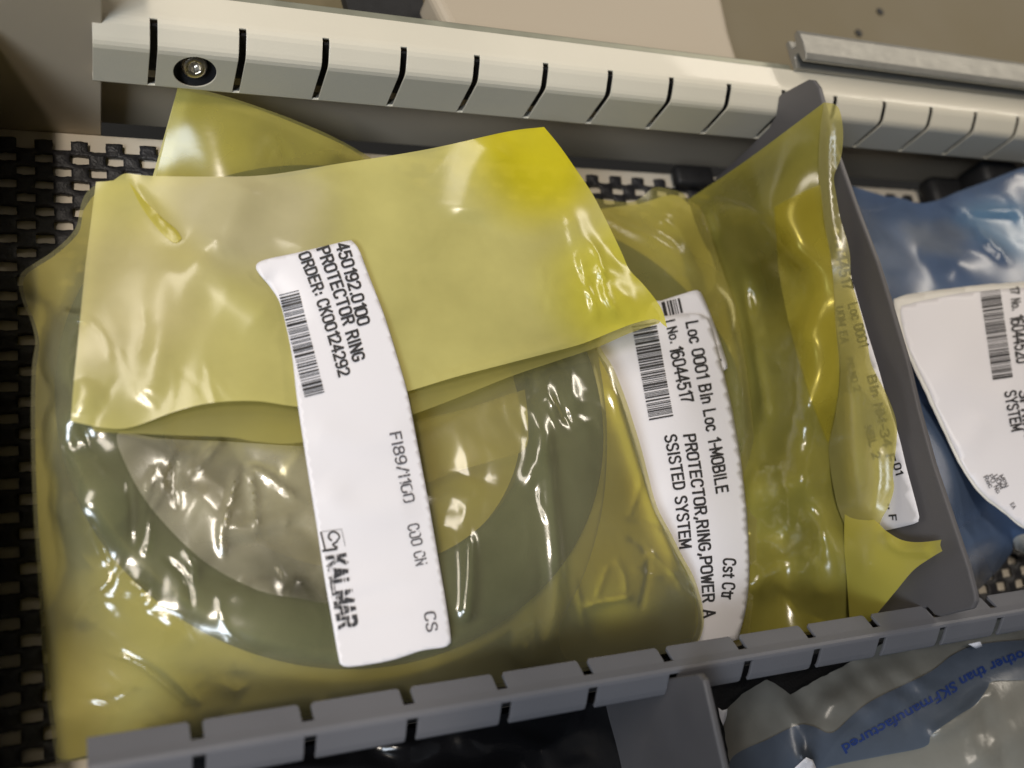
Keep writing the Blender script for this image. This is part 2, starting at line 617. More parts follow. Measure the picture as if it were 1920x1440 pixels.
def glyphs(text, bold, spacing):
    key = (text, bold, spacing)
    if key in _font_cache: return _font_cache[key]
    cu = bpy.data.curves.new('type', 'FONT')
    cu.body = text
    cu.size = 1.0
    cu.offset = bold
    cu.space_character = spacing
    cu.resolution_u = 4
    o = bpy.data.objects.new('type', cu)
    COL.objects.link(o)
    dg = bpy.context.evaluated_depsgraph_get()
    me = bpy.data.meshes.new_from_object(o.evaluated_get(dg))
    v = np.array([tuple(p.co)[:2] for p in me.vertices])
    f = [tuple(p.vertices) for p in me.polygons]
    bpy.data.objects.remove(o)
    bpy.data.curves.remove(cu)
    bpy.data.meshes.remove(me)
    v[:, 0] -= v[:, 0].min()
    v[:, 0] /= v[:, 0].max()
    v[:, 1] /= 0.70
    _font_cache[key] = (v, f)
    return v, f


# single-line label-printer lettering: 'l' straight strokes, 'c' curved ones; x 0..0.56, y 0..1 (cap height)
def _o(x0, x1, y0, y1):
    m, h = (x0 + x1) / 2, (y0 + y1) / 2
    k = min(0.22, (y1 - y0) * 0.3)
    return [(m, y1), (x0 + .06, y1 - .07), (x0, y1 - k), (x0, h), (x0, y0 + k), (x0 + .06, y0 + .07), (m, y0), (x1 - .06, y0 + .07), (x1, y0 + k), (x1, h), (x1, y1 - k), (x1 - .06, y1 - .07), (m, y1)]


W_ = 0.52
X_ = 0.70
PEN = {
    '0': [('c', _o(0, W_, 0, 1))], 'O': [('c', _o(0, W_, 0, 1))], 'Q': [('c', _o(0, W_, 0, 1)), ('l', [(.3, .25), (.55, -.05)])],
    '1': [('l', [(.08, .80), (.30, 1), (.30, 0)])],
    '2': [('c', [(0, .74), (.05, .93), (.26, 1), (.47, .93), (.52, .74), (.44, .52), (.22, .27), (.02, .02)]), ('l', [(0, .02), (.53, .02)])],
    '3': [('c', [(0, .8), (.08, .95), (.26, 1), (.46, .93), (.5, .75), (.42, .57), (.24, .52)]), ('c', [(.24, .52), (.45, .46), (.52, .27), (.46, .07), (.26, 0), (.07, .05), (0, .2)])],
    '4': [('l', [(.40, 0), (.40, 1), (0, .28), (.56, .28)])],
    '5': [('l', [(.48, .98), (.06, .98), (.03, .52)]), ('c', [(.03, .52), (.2, .62), (.4, .6), (.51, .42), (.51, .25), (.42, .06), (.25, 0), (.08, .05), (0, .2)])],
    '6': [('c', [(.47, .85), (.4, .97), (.26, 1), (.08, .92), (.01, .7), (0, .4), (.03, .14), (.12, .03), (.26, 0), (.45, .07), (.52, .3), (.46, .52), (.28, .6), (.1, .54), (.01, .4)])],
    '7': [('l', [(0, .98), (.52, .98)]), ('c', [(.52, .98), (.36, .68), (.25, .36), (.2, 0)])],
    '8': [('c', _o(.03, .49, .53, 1)), ('c', _o(0, .52, 0, .53))],
    '9': [('c', [(.05, .15), (.12, .03), (.26, 0), (.44, .08), (.51, .3), (.52, .6), (.49, .86), (.4, .97), (.26, 1), (.07, .93), (0, .7), (.06, .48), (.24, .4), (.42, .46), (.51, .6)])],
    'A': [('l', [(0, 0), (.27, 1), (.54, 0)]), ('l', [(.1, .32), (.44, .32)])],
    'B': [('l', [(.02, 0), (.02, 1)]), ('c', [(.02, .98), (.32, .98), (.47, .9), (.47, .64), (.32, .54), (.02, .53)]), ('c', [(.02, .53), (.34, .53), (.51, .42), (.51, .12), (.34, .02), (.02, .02)])],
    'C': [('c', [(.52, .72), (.46, .93), (.26, 1), (.07, .92), (0, .7), (0, .3), (.07, .08), (.26, 0), (.46, .07), (.52, .28)])],
    'D': [('l', [(.02, 0), (.02, 1)]), ('c', [(.02, .98), (.28, .98), (.45, .9), (.52, .68), (.52, .32), (.45, .1), (.28, .02), (.02, .02)])],
    'E': [('l', [(.5, .98), (.03, .98), (.03, .02), (.5, .02)]), ('l', [(.03, .52), (.44, .52)])],
    'F': [('l', [(.5, .98), (.03, .98), (.03, 0)]), ('l', [(.03, .5), (.43, .5)])],
    'G': [('c', [(.51, .74), (.45, .93), (.26, 1), (.07, .92), (0, .7), (0, .3), (.07, .08), (.26, 0), (.43, .06), (.51, .22), (.51, .45)]), ('l', [(.51, .45), (.29, .45)])],
    'I': [('l', [(.08, 0), (.08, 1)])], 'K': [('l', [(.02, 0), (.02, 1)]), ('l', [(.5, 1), (.04, .4)]), ('l', [(.2, .6), (.53, 0)])],
    'L': [('l', [(.03, 1), (.03, .02), (.48, .02)])],
    'M': [('l', [(0, 0), (0, 1), (.3, .2), (.6, 1), (.6, 0)])],
    'N': [('l', [(.02, 0), (.02, 1), (.5, 0), (.5, 1)])],
    'P': [('l', [(.02, 0), (.02, 1)]), ('c', [(.02, .98), (.34, .98), (.5, .88), (.5, .56), (.34, .46), (.02, .45)])],
    'R': [('l', [(.02, 0), (.02, 1)]), ('c', [(.02, .98), (.34, .98), (.5, .88), (.5, .6), (.34, .5), (.02, .49)]), ('l', [(.3, .49), (.52, 0)])],
    'S': [('c', [(.5, .78), (.44, .94), (.26, 1), (.07, .93), (.02, .75), (.1, .59), (.26, .52), (.43, .43), (.52, .26), (.45, .07), (.26, 0), (.07, .06), (0, .23)])],
    'T': [('l', [(0, .98), (.54, .98)]), ('l', [(.27, .98), (.27, 0)])],
    'U': [('c', [(.02, 1), (.02, .3), (.08, .07), (.26, 0), (.44, .07), (.5, .3), (.5, 1)])],
    'W': [('l', [(0, 1), (.15, 0), (.31, .8), (.47, 0), (.62, 1)])],
    'Y': [('l', [(0, 1), (.27, .46), (.54, 1)]), ('l', [(.27, .46), (.27, 0)])],
    'o': [('c', _o(.02, .46, 0, X_))], 'c': [('c', [(.44, .5), (.38, .65), (.23, .7), (.06, .62), (.02, .4), (.02, .3), (.06, .07), (.23, 0), (.38, .05), (.44, .2)])],
    's': [('c', [(.42, .55), (.36, .66), (.22, .7), (.06, .65), (.04, .5), (.14, .4), (.3, .33), (.43, .2), (.36, .04), (.22, 0), (.07, .04), (.01, .16)])],
    'e': [('c', [(.03, .37), (.45, .37), (.44, .55), (.36, .66), (.23, .7), (.06, .62), (.02, .4), (.02, .3), (.06, .07), (.23, 0), (.38, .04), (.44, .16)])],
    't': [('c', [(.16, .95), (.16, .2), (.2, .04), (.36, .02)]), ('l', [(0, .68), (.34, .68)])],
    'r': [('l', [(.06, 0), (.06, .7)]), ('c', [(.06, .45), (.12, .62), (.24, .7), (.36, .68)])],
    'n': [('l', [(.04, 0), (.04, .7)]), ('c', [(.04, .5), (.12, .66), (.25, .7), (.4, .63), (.44, .48), (.44, 0)])],
    'i': [('l', [(.15, 0), (.15, .7)]), ('l', [(.15, .88), (.15, .98)])], 'l': [('l', [(.15, 0), (.15, 1)])],
    '.': [('l', [(.13, .0), (.13, .09)])], ',': [('l', [(.16, .1), (.08, -.16)])], ':': [('l', [(.13, .12), (.13, .22)]), ('l', [(.13, .55), (.13, .65)])],
    '-': [('l', [(.05, .45), (.42, .45)])], '/': [('l', [(.02, -.02), (.4, 1.02)])], '(': [('c', [(.3, 1.1), (.14, .8), (.1, .5), (.14, .2), (.3, -.1)])],
}
ADV = {'1': .5, 'I': .36, '.': .36, ',': .38, ':': .28, ' ': .5, '-': .5, '/': .44, 'i': .37, 'l': .37, 't': .42, 'r': .42, 'M': .82, 'W': .82, 'o': .66, 'c': .62, 's': .62, 'e': .64, 'n': .64, '(': .4}


def pen(text, w):
    V, F = [], []
    x = 0.0
    for ch in text:
        for kind, pts in PEN.get(ch, ()):
            P = np.array(pts, float) + (x, 0)
            if kind == 'c':
                P = smooth_line(P, 4)
                d = np.gradient(P, axis=0)
                n = np.c_[-d[:, 1], d[:, 0]] / (np.linalg.norm(d, axis=1)[:, None] + 1e-9)
                b, m = len(V), len(P)
                V += [tuple(p) for p in P + n * w / 2] + [tuple(p) for p in P - n * w / 2]
                F += [(b + i, b + i + 1, b + m + i + 1, b + m + i) for i in range(m - 1)]
            else:
                for a, c in zip(P[:-1], P[1:]):
                    d = (c - a) / np.linalg.norm(c - a)
                    n = np.array([-d[1], d[0]]) * w / 2
                    e = d * w * 0.42
                    steps = 4
                    b = len(V)
                    for i in range(steps + 1):
                        p = (a - e) + (c - a + 2 * e) * i / steps
                        V += [tuple(p + n), tuple(p - n)]
                    F += [(b + 2 * i, b + 2 * i + 1, b + 2 * i + 3, b + 2 * i + 2) for i in range(steps)]
        x += ADV.get(ch, .74)
    v = np.array(V)
    v[:, 0] -= v[:, 0].min()
    v[:, 0] /= v[:, 0].max()
    return v, F


def place(q_list, surf, lift):
    q = np.array(q_list)
    z = surf(q) + lift
    return [at(a, b, c) for (a, b), c in zip(q, z)]


def bend(P0, P1, sag):
    P0, P1 = np.array(P0, float), np.array(P1, float)
    d = P1 - P0
    L = np.linalg.norm(d)
    d /= L
    n = np.array([d[1], -d[0]])

    def f(a, b):                                 # a along 0..1, b along the letter height in pixels
        base = P0 + np.outer(a * L, d) + np.outer(4 * a * (1 - a) * sag, n)
        return base + np.outer(b, n)
    return f


def prints(name, surf, items, mat, parent, lift=0.22):
    """items: ('t', text, start, end, cap height, sag, bold) or ('b', start, end, height, seed) bar code"""
    V, F = [], []
    for it in items:
        if it[0] == 't':
            _, s, P0, P1, H, sag, bold = it
            v, f = pen(s, bold * 1.4 + 0.155) if mat is not M['ink_blue'] else glyphs(s, bold, 1.0)
            q = bend(P0, P1, sag)(v[:, 0], v[:, 1] * H)
            b0 = len(V)
            V += place(q, surf, lift)
            F += [tuple(i + b0 for i in ff) for ff in f]
        else:
            _, P0, P1, H, seed = it[:5]
            fn = bend(P0, P1, 0)
            L = np.linalg.norm(np.array(P1, float) - np.array(P0, float))
            rnd = random.Random(seed)
            x = 0.0
            un = it[5] if len(it) > 5 else (L / 200) * 1.1
            while x < L:
                w = rnd.choice((1.3, 1.3, 2.0, 3.0, 4.6)) * un
                if x + w > L: break
                a = np.repeat(np.array([x / L, (x + w) / L]), 7)
                b = np.tile(np.linspace(0, H, 7), 2)
                b0 = len(V)
                V += place(fn(a, b), surf, lift)
                for k in range(6):
                    F.append((b0 + k, b0 + 7 + k, b0 + 8 + k, b0 + k + 1))
                x += w + rnd.choice((1.4, 1.4, 2.2, 3.2)) * un
    out = []
    for f in F:
        a, b, c = (np.array(V[i]) for i in f[:3])
        out.append(f if np.cross(b - a, c - a) @ (CAMC - a) > 0 else tuple(reversed(f)))
    return mesh(name, V, out, mat, parent, smooth=False)


# =================================================================== THE SETTING
bm = bmesh.new()
add_box(bm, (-60, -156, -1.5), (330, 2.7, 0), 0.6)
tag(bm_obj('drawer_floor', bm, M['floor']), kind='structure')
bm = bmesh.new()
add_box(bm, (-60, -330, -1.5), (330, -156.2, 0))
tag(bm_obj('front_drawer_floor', bm, M['foam']), kind='structure')


def extrude_profile(bm, prof, xs, slot_rows, slot_of, chamf=()):
    """sheet along x with slots missing in the given profile rows"""
    grid = [[bm.verts.new((x, y, z)) for (y, z) in prof] for x in xs]
    for i in range(len(xs) - 1):
        for j in range(len(prof) - 1):
            if j in slot_rows and slot_of(0.5 * (xs[i] + xs[i + 1])): continue
            bm.faces.new((grid[i][j], grid[i + 1][j], grid[i + 1][j + 1], grid[i][j + 1]))
    return grid


def slot_xs(x0, x1, w, k0, k1, extra=()):
    xs = [x0, x1] + list(extra)
    for k in range(k0, k1):
        xs += [k * 20 - w / 2, k * 20 + w / 2]
    return sorted(x for x in set(xs) if x0 <= x <= x1)


# ---- rear slotted rail with its screw
RAIL = thing('slotted_rail', (-13, 4, 20), 'long cream metal rail with dark slots and a socket screw, along the rear wall', 'rail')
prof = [(13.2, 43.5), (6.0, 43.9), (5.0, 43.85), (4.2, 43.6), (3.4, 43.1), (1.2, 41.2), (0.6, 40.6), (0.2, 39.9), (0.0, 39.0), (0.0, 27.3), (0.5, 26.4), (3.0, 25.6)]
w_slot = 1.7
bm = bmesh.new()
xs = slot_xs(-13.1, 330, w_slot, 0, 17)
extrude_profile(bm, prof, xs, (2, 3, 4, 5, 6, 7, 8), lambda x: abs(x - 20 * round(x / 20)) < w_slot / 2 and x > -5)
bmesh.ops.remove_doubles(bm, verts=bm.verts, dist=1e-4)
rail = bm_obj('rail_strip', bm, M['cream'], RAIL, smooth=False)

sm = rail.modifiers.new('thickness', 'SOLIDIFY')
sm.thickness = 0.6 * MM
sm.offset = 1.0
sm.use_even_offset = True
# round opening for the screw
hc = at(365, 132, zy(365, 132, 0.4))
cut = bpy.data.meshes.new('cutter')
cb = bmesh.new()
bmesh.ops.create_cone(cb, cap_ends=True, segments=40, radius1=5.0 * MM, radius2=5.0 * MM, depth=12 * MM)
cb.to_mesh(cut)
cb.free()
co = bpy.data.objects.new('cutter', cut)
COL.objects.link(co)
tilt = Matrix.Rotation(math.radians(62), 4, 'X')
co.matrix_world = Matrix.Translation(Vector(hc) * MM) @ tilt
bo = rail.modifiers.new('hole', 'BOOLEAN')
bo.operation = 'DIFFERENCE'
bo.object = co
bo.solver = 'EXACT'
bpy.context.view_layer.update()
dg = bpy.context.evaluated_depsgraph_get()
new_me = bpy.data.meshes.new_from_object(rail.evaluated_get(dg))
rail.modifiers.clear()
rail.data = new_me
bpy.data.objects.remove(co)
bevel_mod(rail, 0.35, 2)
bm = bmesh.new()
add_box(bm, (-12.6, 4.4, 26.4), (330, 5.2, 42.6))
bm_obj('slot_dark_backing', bm, M['black'], RAIL)  # added black sheet that keeps the slots dark and stops light through them
# a screw head with a socket, sunk in the opening
bm = bmesh.new()
R_, seg = 3.1, 40
rings = [(0.0, -1.2, 6), (1.25, -1.2, 6), (1.4, 0.9, 6), (1.9, 1.05, 0), (2.7, 0.8, 0), (R_, 0.2, 0), (R_, -2.2, 0)]
prev = None
for r, h, hexn in rings:
    cur = []
    for i in range(seg):
        a = 2 * math.pi * i / seg
        rr = r
        if hexn and r:
            rr = r / max(math.cos(((a + math.pi / 6) % (math.pi / 3)) - math.pi / 6), .5) * 0.93
        cur.append(bm.verts.new((rr * math.cos(a), rr * math.sin(a), h)))
    if prev:
        for i in range(seg):
            bm.faces.new((prev[i], prev[(i + 1) % seg], cur[(i + 1) % seg], cur[i]))
    prev = cur
bmesh.ops.remove_doubles(bm, verts=bm.verts, dist=1e-4)
bmesh.ops.transform(bm, matrix=Matrix.Translation(Vector(hc) + Vector((0.1, 1.9, -0.7))) @ Matrix.Rotation(math.radians(62), 4, 'X'), verts=bm.verts)
bm_obj('socket_screw', bm, M['steel'], RAIL, smooth=True)
bm = bmesh.new()
bmesh.ops.create_cone(bm, cap_ends=True, segments=40, radius1=6.5, radius2=6.5, depth=0.8)
bmesh.ops.transform(bm, matrix=Matrix.Translation(Vector(hc) + Vector((0, 3.6, -1.9))) @ Matrix.Rotation(math.radians(62), 4, 'X'), verts=bm.verts)
bm_obj('screw_gap_shade', bm, M['black'], RAIL)  # black disc stands in for the shadow gap around the screw

# ---- rear wall under the rail, side wall
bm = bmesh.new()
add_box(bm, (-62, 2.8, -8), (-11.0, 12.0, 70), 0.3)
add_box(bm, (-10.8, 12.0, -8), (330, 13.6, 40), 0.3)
tag(bm_obj('drawer_wall', bm, M['beige']), 'plain cream sheet-metal rear wall of the drawer below the slotted cream rail', 'wall')  # beige instead of cream puts the shade under the rail into the colour
bm = bmesh.new()
add_box(bm, (-40, -330, 0), (-36.5, 2.6, 43), 0.6)
tag(bm_obj('side_wall', bm, M['cream']), 'cream side wall of the drawer casting its shade over the bare strip of black mat', 'wall')
# zinc lip behind the rail
bm = bmesh.new()
add_box(bm, (-62, 13.9, 10), (187, 16.2, 43.0), 0.4)
tag(bm_obj('metal_lip', bm, M['lip']), 'thin greenish metal lip running right behind the cream rail', 'lip')

# ---- cabinet behind
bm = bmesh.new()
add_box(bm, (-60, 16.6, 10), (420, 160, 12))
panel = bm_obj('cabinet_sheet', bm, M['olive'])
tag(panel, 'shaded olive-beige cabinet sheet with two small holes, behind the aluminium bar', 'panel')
for (hx, hy) in ((1650, 22), (1610, 62)):
    c = at(hx, hy, 12.2)
    bm = bmesh.new()
    bmesh.ops.create_cone(bm, cap_ends=True, segments=20, radius1=1.6, radius2=1.6, depth=0.5)
    bmesh.ops.translate(bm, verts=bm.verts, vec=c)
    o = bm_obj('hole', bm, M['black'], panel)
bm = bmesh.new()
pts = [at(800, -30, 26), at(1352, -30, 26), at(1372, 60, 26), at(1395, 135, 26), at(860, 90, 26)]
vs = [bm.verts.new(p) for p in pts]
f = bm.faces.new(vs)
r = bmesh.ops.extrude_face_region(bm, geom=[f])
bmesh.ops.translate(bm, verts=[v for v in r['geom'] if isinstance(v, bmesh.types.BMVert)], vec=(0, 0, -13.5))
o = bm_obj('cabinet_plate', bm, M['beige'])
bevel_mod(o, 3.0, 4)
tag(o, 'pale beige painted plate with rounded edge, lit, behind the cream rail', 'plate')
bm = bmesh.new()
pts = [at(640, -30, 16), at(788, -30, 16), at(800, 40, 16), at(655, 25, 16)]
vs = [bm.verts.new(p) for p in pts]
f = bm.faces.new(vs)
r = bmesh.ops.extrude_face_region(bm, geom=[f])
bmesh.ops.translate(bm, verts=[v for v in r['geom'] if isinstance(v, bmesh.types.BMVert)], vec=(0, 0, -3.5))
o = bm_obj('dark_gap_patch', bm, M['black'])  # black slab painted in for the darkness of an unlit gap
tag(o, 'dark pad standing in for the unlit gap beside the pale beige plate', 'patch')

# ---- aluminium bar: I-shaped extrusion
bm = bmesh.new()
sec = [(0, 0), (10, 0), (10, 1.6), (6.4, 2.0), (6.0, 2.8), (6.4, 3.8), (10, 4.4), (10.4, 6.0), (8.5, 6.7), (5, 6.9), (1.6, 6.7), (-0.4, 6.0), (0, 4.4), (3.4, 3.8), (3.8, 2.8), (3.4, 2.0), (0, 1.6)]
a_ = [bm.verts.new((186, 12.6 + y, 44.6 + z)) for y, z in sec]
b_ = [bm.verts.new((330, 12.6 + y, 44.6 + z)) for y, z in sec]
for i in range(len(sec)):
    j = (i + 1) % len(sec)
    bm.faces.new((a_[i], a_[j], b_[j], b_[i]))
bm.faces.new(a_)
bm.faces.new(list(reversed(b_)))
o = bm_obj('aluminium_bar', bm, M['alu'])
bevel_mod(o, 0.3, 2)
tag(o, 'brushed aluminium extrusion with notched end lying along the back of the rail', 'bar')

# ---- perforated anti-slip mat
def build_mat():
    px_, py_ = 8.35, 7.75          # hole pitch along a row, two staggered rows per py_
    nx, ny = 10, 12                # samples per cell
    x0, x1, y0, y1 = -36, 322, -152, -1.0
    X = np.arange(x0, x1, px_ / nx)
    Y = np.arange(y1, y0, -py_ / ny)
    V, idx = [], {}
    cells = []

    def rowhole(x, y):
        for s, oy in ((0.0, 0.0), (0.5, 0.5)):
            u = ((x + 16.3) / px_ + s + 0.5) % 1.0 - 0.5
            v = ((y + 6.1) / py_ + oy + 0.5) % 1.0 - 0.5
            if abs(u * px_) < 1.75 and abs(v * py_) < 1.05: return True
        return False

    def lump(x, y):
        u = (x + 16.3) / px_
        v = (y + 6.1) / py_
        a = math.cos(2 * math.pi * u) * math.cos(2 * math.pi * v)
        b = math.cos(2 * math.pi * (u + v)) + math.cos(2 * math.pi * (u - v))
        return 1.5 - 0.45 * b * 0.5 + 0.5 * math.sin(2 * math.pi * v * 2) * 0.3 + 0.35 * noise.noise((x * 0.7, y * 0.7, 0))
    for i, x in enumerate(X):
        for j, y in enumerate(Y):
            z = lump(x, y)
            V.append((x + 0.18 * noise.noise((x, y, 4)), y + 0.18 * noise.noise((x, y, 9)), max(0.6, z)))
    nY = len(Y)
    F = []
    for i in range(len(X) - 1):
        for j in range(nY - 1):
            cx, cy = 0.5 * (X[i] + X[i + 1]), 0.5 * (Y[j] + Y[j + 1])
            if rowhole(cx, cy): continue
            # the ragged rear edge: cut half way through a row of holes
            u = ((cx + 16.3) / px_ + 0.5 + 0.5) % 1.0 - 0.5
            if cy > -2.6 + 0.5 * noise.noise((cx * 1.3, 0, 0)) and abs(u * px_) < 1.75: continue
            F.append((i * nY + j, i * nY + j + 1, (i + 1) * nY + j + 1, (i + 1) * nY + j))
    o = mesh('drawer_mat', V, F, M['foam'])
    m = o.modifiers.new('thickness', 'SOLIDIFY')
    m.thickness = 0.9 * MM
    m.offset = -1
    tag(o, 'black perforated anti-slip foam mat lining the cream drawer floor', 'mat')


build_mat()

# ---- front slotted rail between the compartments
FR = thing('slotted_rail', (-18, -155, 0), 'grey plastic ridge rail with two rows of slots, in front of the yellow bags', 'rail')
w2 = 2.3
prof = [(-149.7, 39.4), (-150.6, 40.05), (-153.1, 41.8), (-154.6, 43.0), (-155.4, 43.2), (-156.0, 42.9), (-158.9, 40.3), (-159.8, 39.2), (-160.0, 38.2)]
bm = bmesh.new()
xs = slot_xs(-18.4, 330, w2, 0, 17)
ex = []
for k in range(0, 17):
    ex += [k * 20 - w2 / 2 - 0.5, k * 20 + w2 / 2 + 0.5]
xs = sorted(set(xs + [x for x in ex if -18.4 < x < 330]))
grid = extrude_profile(bm, prof, xs, (0, 1, 5, 6, 7), lambda x: abs(x - 20 * round(x / 20)) < w2 / 2 and x > -5)
for i, x in enumerate(xs):                       # rounded tab corners
    d = abs(abs(x - 20 * round(x / 20)) - w2 / 2)
    if d < 0.01:
        grid[i][0].co = Vector((x, -150.2, 39.75))
        grid[i][-1].co = Vector((x, -159.92, 38.6))
bmesh.ops.remove_doubles(bm, verts=bm.verts, dist=0.02)
strip = bm_obj('rail_strip', bm, M['grey'], FR)
sm = strip.modifiers.new('thickness', 'SOLIDIFY')
sm.thickness = 0.8 * MM
sm.offset = -1.0
bevel_mod(strip, 0.3, 2)
bm = bmesh.new()
add_box(bm, (-18, -156.0, 0), (330, -154.2, 40.6))
bm_obj('web', bm, M['black'], FR)

# ---- divider panel between the yellow and the blue bags
def panel_from_px(bm, px, X, t):
    vs = [bm.verts.new(on_x(a, b, X)) for a, b in px]
    f = bm.faces.new(vs)
    r = bmesh.ops.extrude_face_region(bm, geom=[f])
    bmesh.ops.translate(bm, verts=[v for v in r['geom'] if isinstance(v, bmesh.types.BMVert)], vec=(t, 0, 0))


DV = thing('divider_panel', (178, -75, 2), 'tall dark grey plastic divider panel between the yellow bags and the blue bag', 'divider')
bm = bmesh.new()
prof_px = [(1459, 182), (1464, 176), (1515, 149), (1524, 150), (1534, 164), (1566, 280), (1580, 320), (1610, 404), (1643, 490), (1666, 563), (1699, 674), (1722, 772), (1749, 870), (1791, 994), (1815, 1066), (1827, 1112), (1829, 1128), (1822, 1142), (1762, 1156), (1752, 1153), (1738, 1138),
           (1600, 1185), (1330, 345), (1400, 280), (1440, 240), (1455, 215)]
panel_from_px(bm, prof_px, 178.0, 1.6)
o = bm_obj('panel', bm, M['panel'], DV)
bevel_mod(o, 0.4, 2)
bm = bmesh.new()
add_box(bm, (163, -5, 2.2), (177.8, 2.5, 6.5), 1.5)
bm_obj('rubber_foot', bm, M['black'], DV, smooth=True)

# ---- next divider's foot in the far right corner
bm = bmesh.new()
add_box(bm, (272, -9, 2.2), (300, 3.5, 10), 2.5)
add_box(bm, (286, -6, 8), (305, 4.0, 22), 2.5)
o = bm_obj('rubber_block', bm, M['black'], None, smooth=True)
tag(o, 'black rubber block in the corner below the rail, just behind the blue bag', 'block')

# ---- small divider in the front compartment
bm = bmesh.new()
tz = zx(1325, 1249, 101.0)
vs = [bm.verts.new((99.4, y, z)) for y, z in ((-156.6, 39.0), (-157.0, tz - 1.5), (-158.5, tz), (-320, tz), (-320, 0.5), (-156.6, 0.5))]
f = bm.faces.new(vs)
r = bmesh.ops.extrude_face_region(bm, geom=[f])
bmesh.ops.translate(bm, verts=[v for v in r['geom'] if isinstance(v, bmesh.types.BMVert)], vec=(1.6, 0, 0))
o = bm_obj('divider_panel', bm, M['panel'])
bevel_mod(o, 0.4, 2)
tag(o, 'short dark grey divider panel standing in the front compartment against the grey ridge rail', 'divider')


# =================================================================== RINGS
def ring(name, c, R1, R2, h, tilt, label):
    bm = bmesh.new()
    prof = [(R2, 0), (R1, 0), (R1 + 0.4, 0.6), (R1 + 0.4, h - 2.0), (R1 - 0.6, h - 0.4), (R1 - 2, h), (R2 + 5.2, h), (R2 + 4.4, h - 1.2), (R2 + 1.6, h - 1.4), (R2 + 0.2, h - 2.2), (R2, h - 3)]
    seg = 120
    rows = []
    for i in range(seg):
        a = 2 * math.pi * i / seg
        rows.append([bm.verts.new((r * math.cos(a), r * math.sin(a), z)) for r, z in prof])
    n = len(prof)
    for i in range(seg):
        for j in range(n):
            bm.faces.new((rows[i][j], rows[(i + 1) % seg][j], rows[(i + 1) % seg][(j + 1) % n], rows[i][(j + 1) % n]))
    bmesh.ops.rotate(bm, verts=bm.verts, cent=(0, 0, 0), matrix=Matrix.Rotation(math.radians(tilt[1]), 3, 'Y') @ Matrix.Rotation(math.radians(tilt[0]), 3, 'X'))
    bmesh.ops.translate(bm, verts=bm.verts, vec=c)
    o = bm_obj(name, bm, M['ring'], None, smooth=True)
    tag(o, label, 'ring', 'protector rings sealed in yellow bags')
    return o


RA = ((42.5, -79, 15.6), 65.0, 45, 8.5, (-5.5, 0))
ring('protector_ring', *RA, 'dark grey-green round ring inside the topmost yellow bag, under the long white label')
ring('protector_ring', (107, -79, 5.0), 58.0, 44, 5.5, (-2.4, 0), 'dark ring in the lower yellow bag, showing through the film above the torn label')

# =================================================================== YELLOW BAGS
# ---- lower bag: wide sheet from the rear wall on the left to the divider side
B = thing('yellow_bag', (80, -75, 2), 'lower yellow bag under the folded one, bearing a torn parts label with bar code', 'bag', 'yellow plastic parts bags')
zB = Surf([
    (330, 178, 26), (400, 185, 26), (470, 195, 26), (560, 225, 24), (640, 262, 20), (700, 285, 14),
    (292, 330, 13), (450, 330, 19), (640, 330, 15), (500, 270, 21), (310, 255, 19), (420, 265, 22),
    (500, 700, 13.5), (800, 900, 13), (400, 500, 12), (900, 600, 14), (1000, 1100, 13), (600, 1000, 13), (300, 900, 6), (800, 400, 13.5), (1000, 400, 14),
    (1100, 365, 13), (1180, 378, 15), (1230, 352, 19), (1290, 370, 19), (1200, 480, 19), (1300, 500, 19), (1130, 480, 17),
    (1130, 650, 16), (1060, 680, 12), (1080, 800, 12), (1100, 920, 12), (1250, 700, 19), (1350, 700, 16), (1300, 900, 17), (1395, 1000, 13), (1350, 1180, 11), (1400, 1180, 10),
    (1320, 420, 16.5), (1350, 500, 15.5), (1385, 620, 14.5), (1405, 780, 14), (1412, 900, 13), (1250, 1100, 12), (1150, 1000, 12.5)],
    creases=[([(1105, 378), (1170, 420), (1230, 450), (1290, 490), (1330, 540)], 1.6, 16, 'soft'),
             ([(1225, 408), (1260, 425), (1285, 455), (1300, 490)], 1.6, 9, 'soft'),
             ([(485, 300), (507, 255)], 1.4, 12, 'fold'), ([(507, 255), (530, 292)], 1.4, 12, 'fold'),
             ([(1325, 430), (1365, 560), (1390, 700), (1402, 900)], 1.2, 14, 'soft')])
sheet('film', [(334, 160, 's'), (400, 174), (470, 195), (560, 228), (640, 264), (760, 330), (900, 375), (1010, 385), (1080, 366), (1115, 372), (1180, 379),
               (1205, 368), (1228, 351), (1262, 356), (1280, 362), (1288, 371), (1318, 400), (1345, 480), (1378, 580), (1398, 680), (1412, 800), (1418, 920), (1418, 1050), (1405, 1200, 's'),
               (1100, 1230), (700, 1200), (300, 1050), (150, 700), (250, 450), (292, 330)], zB, M['film_under'], B, step=10)
sheet('rear_film', [(333, 166, 's'), (470, 200), (640, 270), (760, 340), (1010, 395), (1180, 385), (1280, 372), (1340, 500), (1380, 680), (1390, 900), (1385, 1190, 's'),
                    (700, 1190), (300, 1000), (180, 700), (285, 335)],
      Surf([(330, 185, 20), (640, 270, 12), (292, 330, 8), (500, 280, 16), (500, 700, 2.8), (1000, 1000, 2.8), (1000, 500, 3), (1280, 380, 11), (1350, 700, 6), (1390, 1180, 3.5), (200, 700, 2.8), (700, 420, 4), (1100, 390, 8)]),
      M['film_inner'], B, step=22)


class ZPlus:
    def __init__(self, f, off): self.f, self.o = f, off
    def __call__(self, q): return self.f(q) + self.o


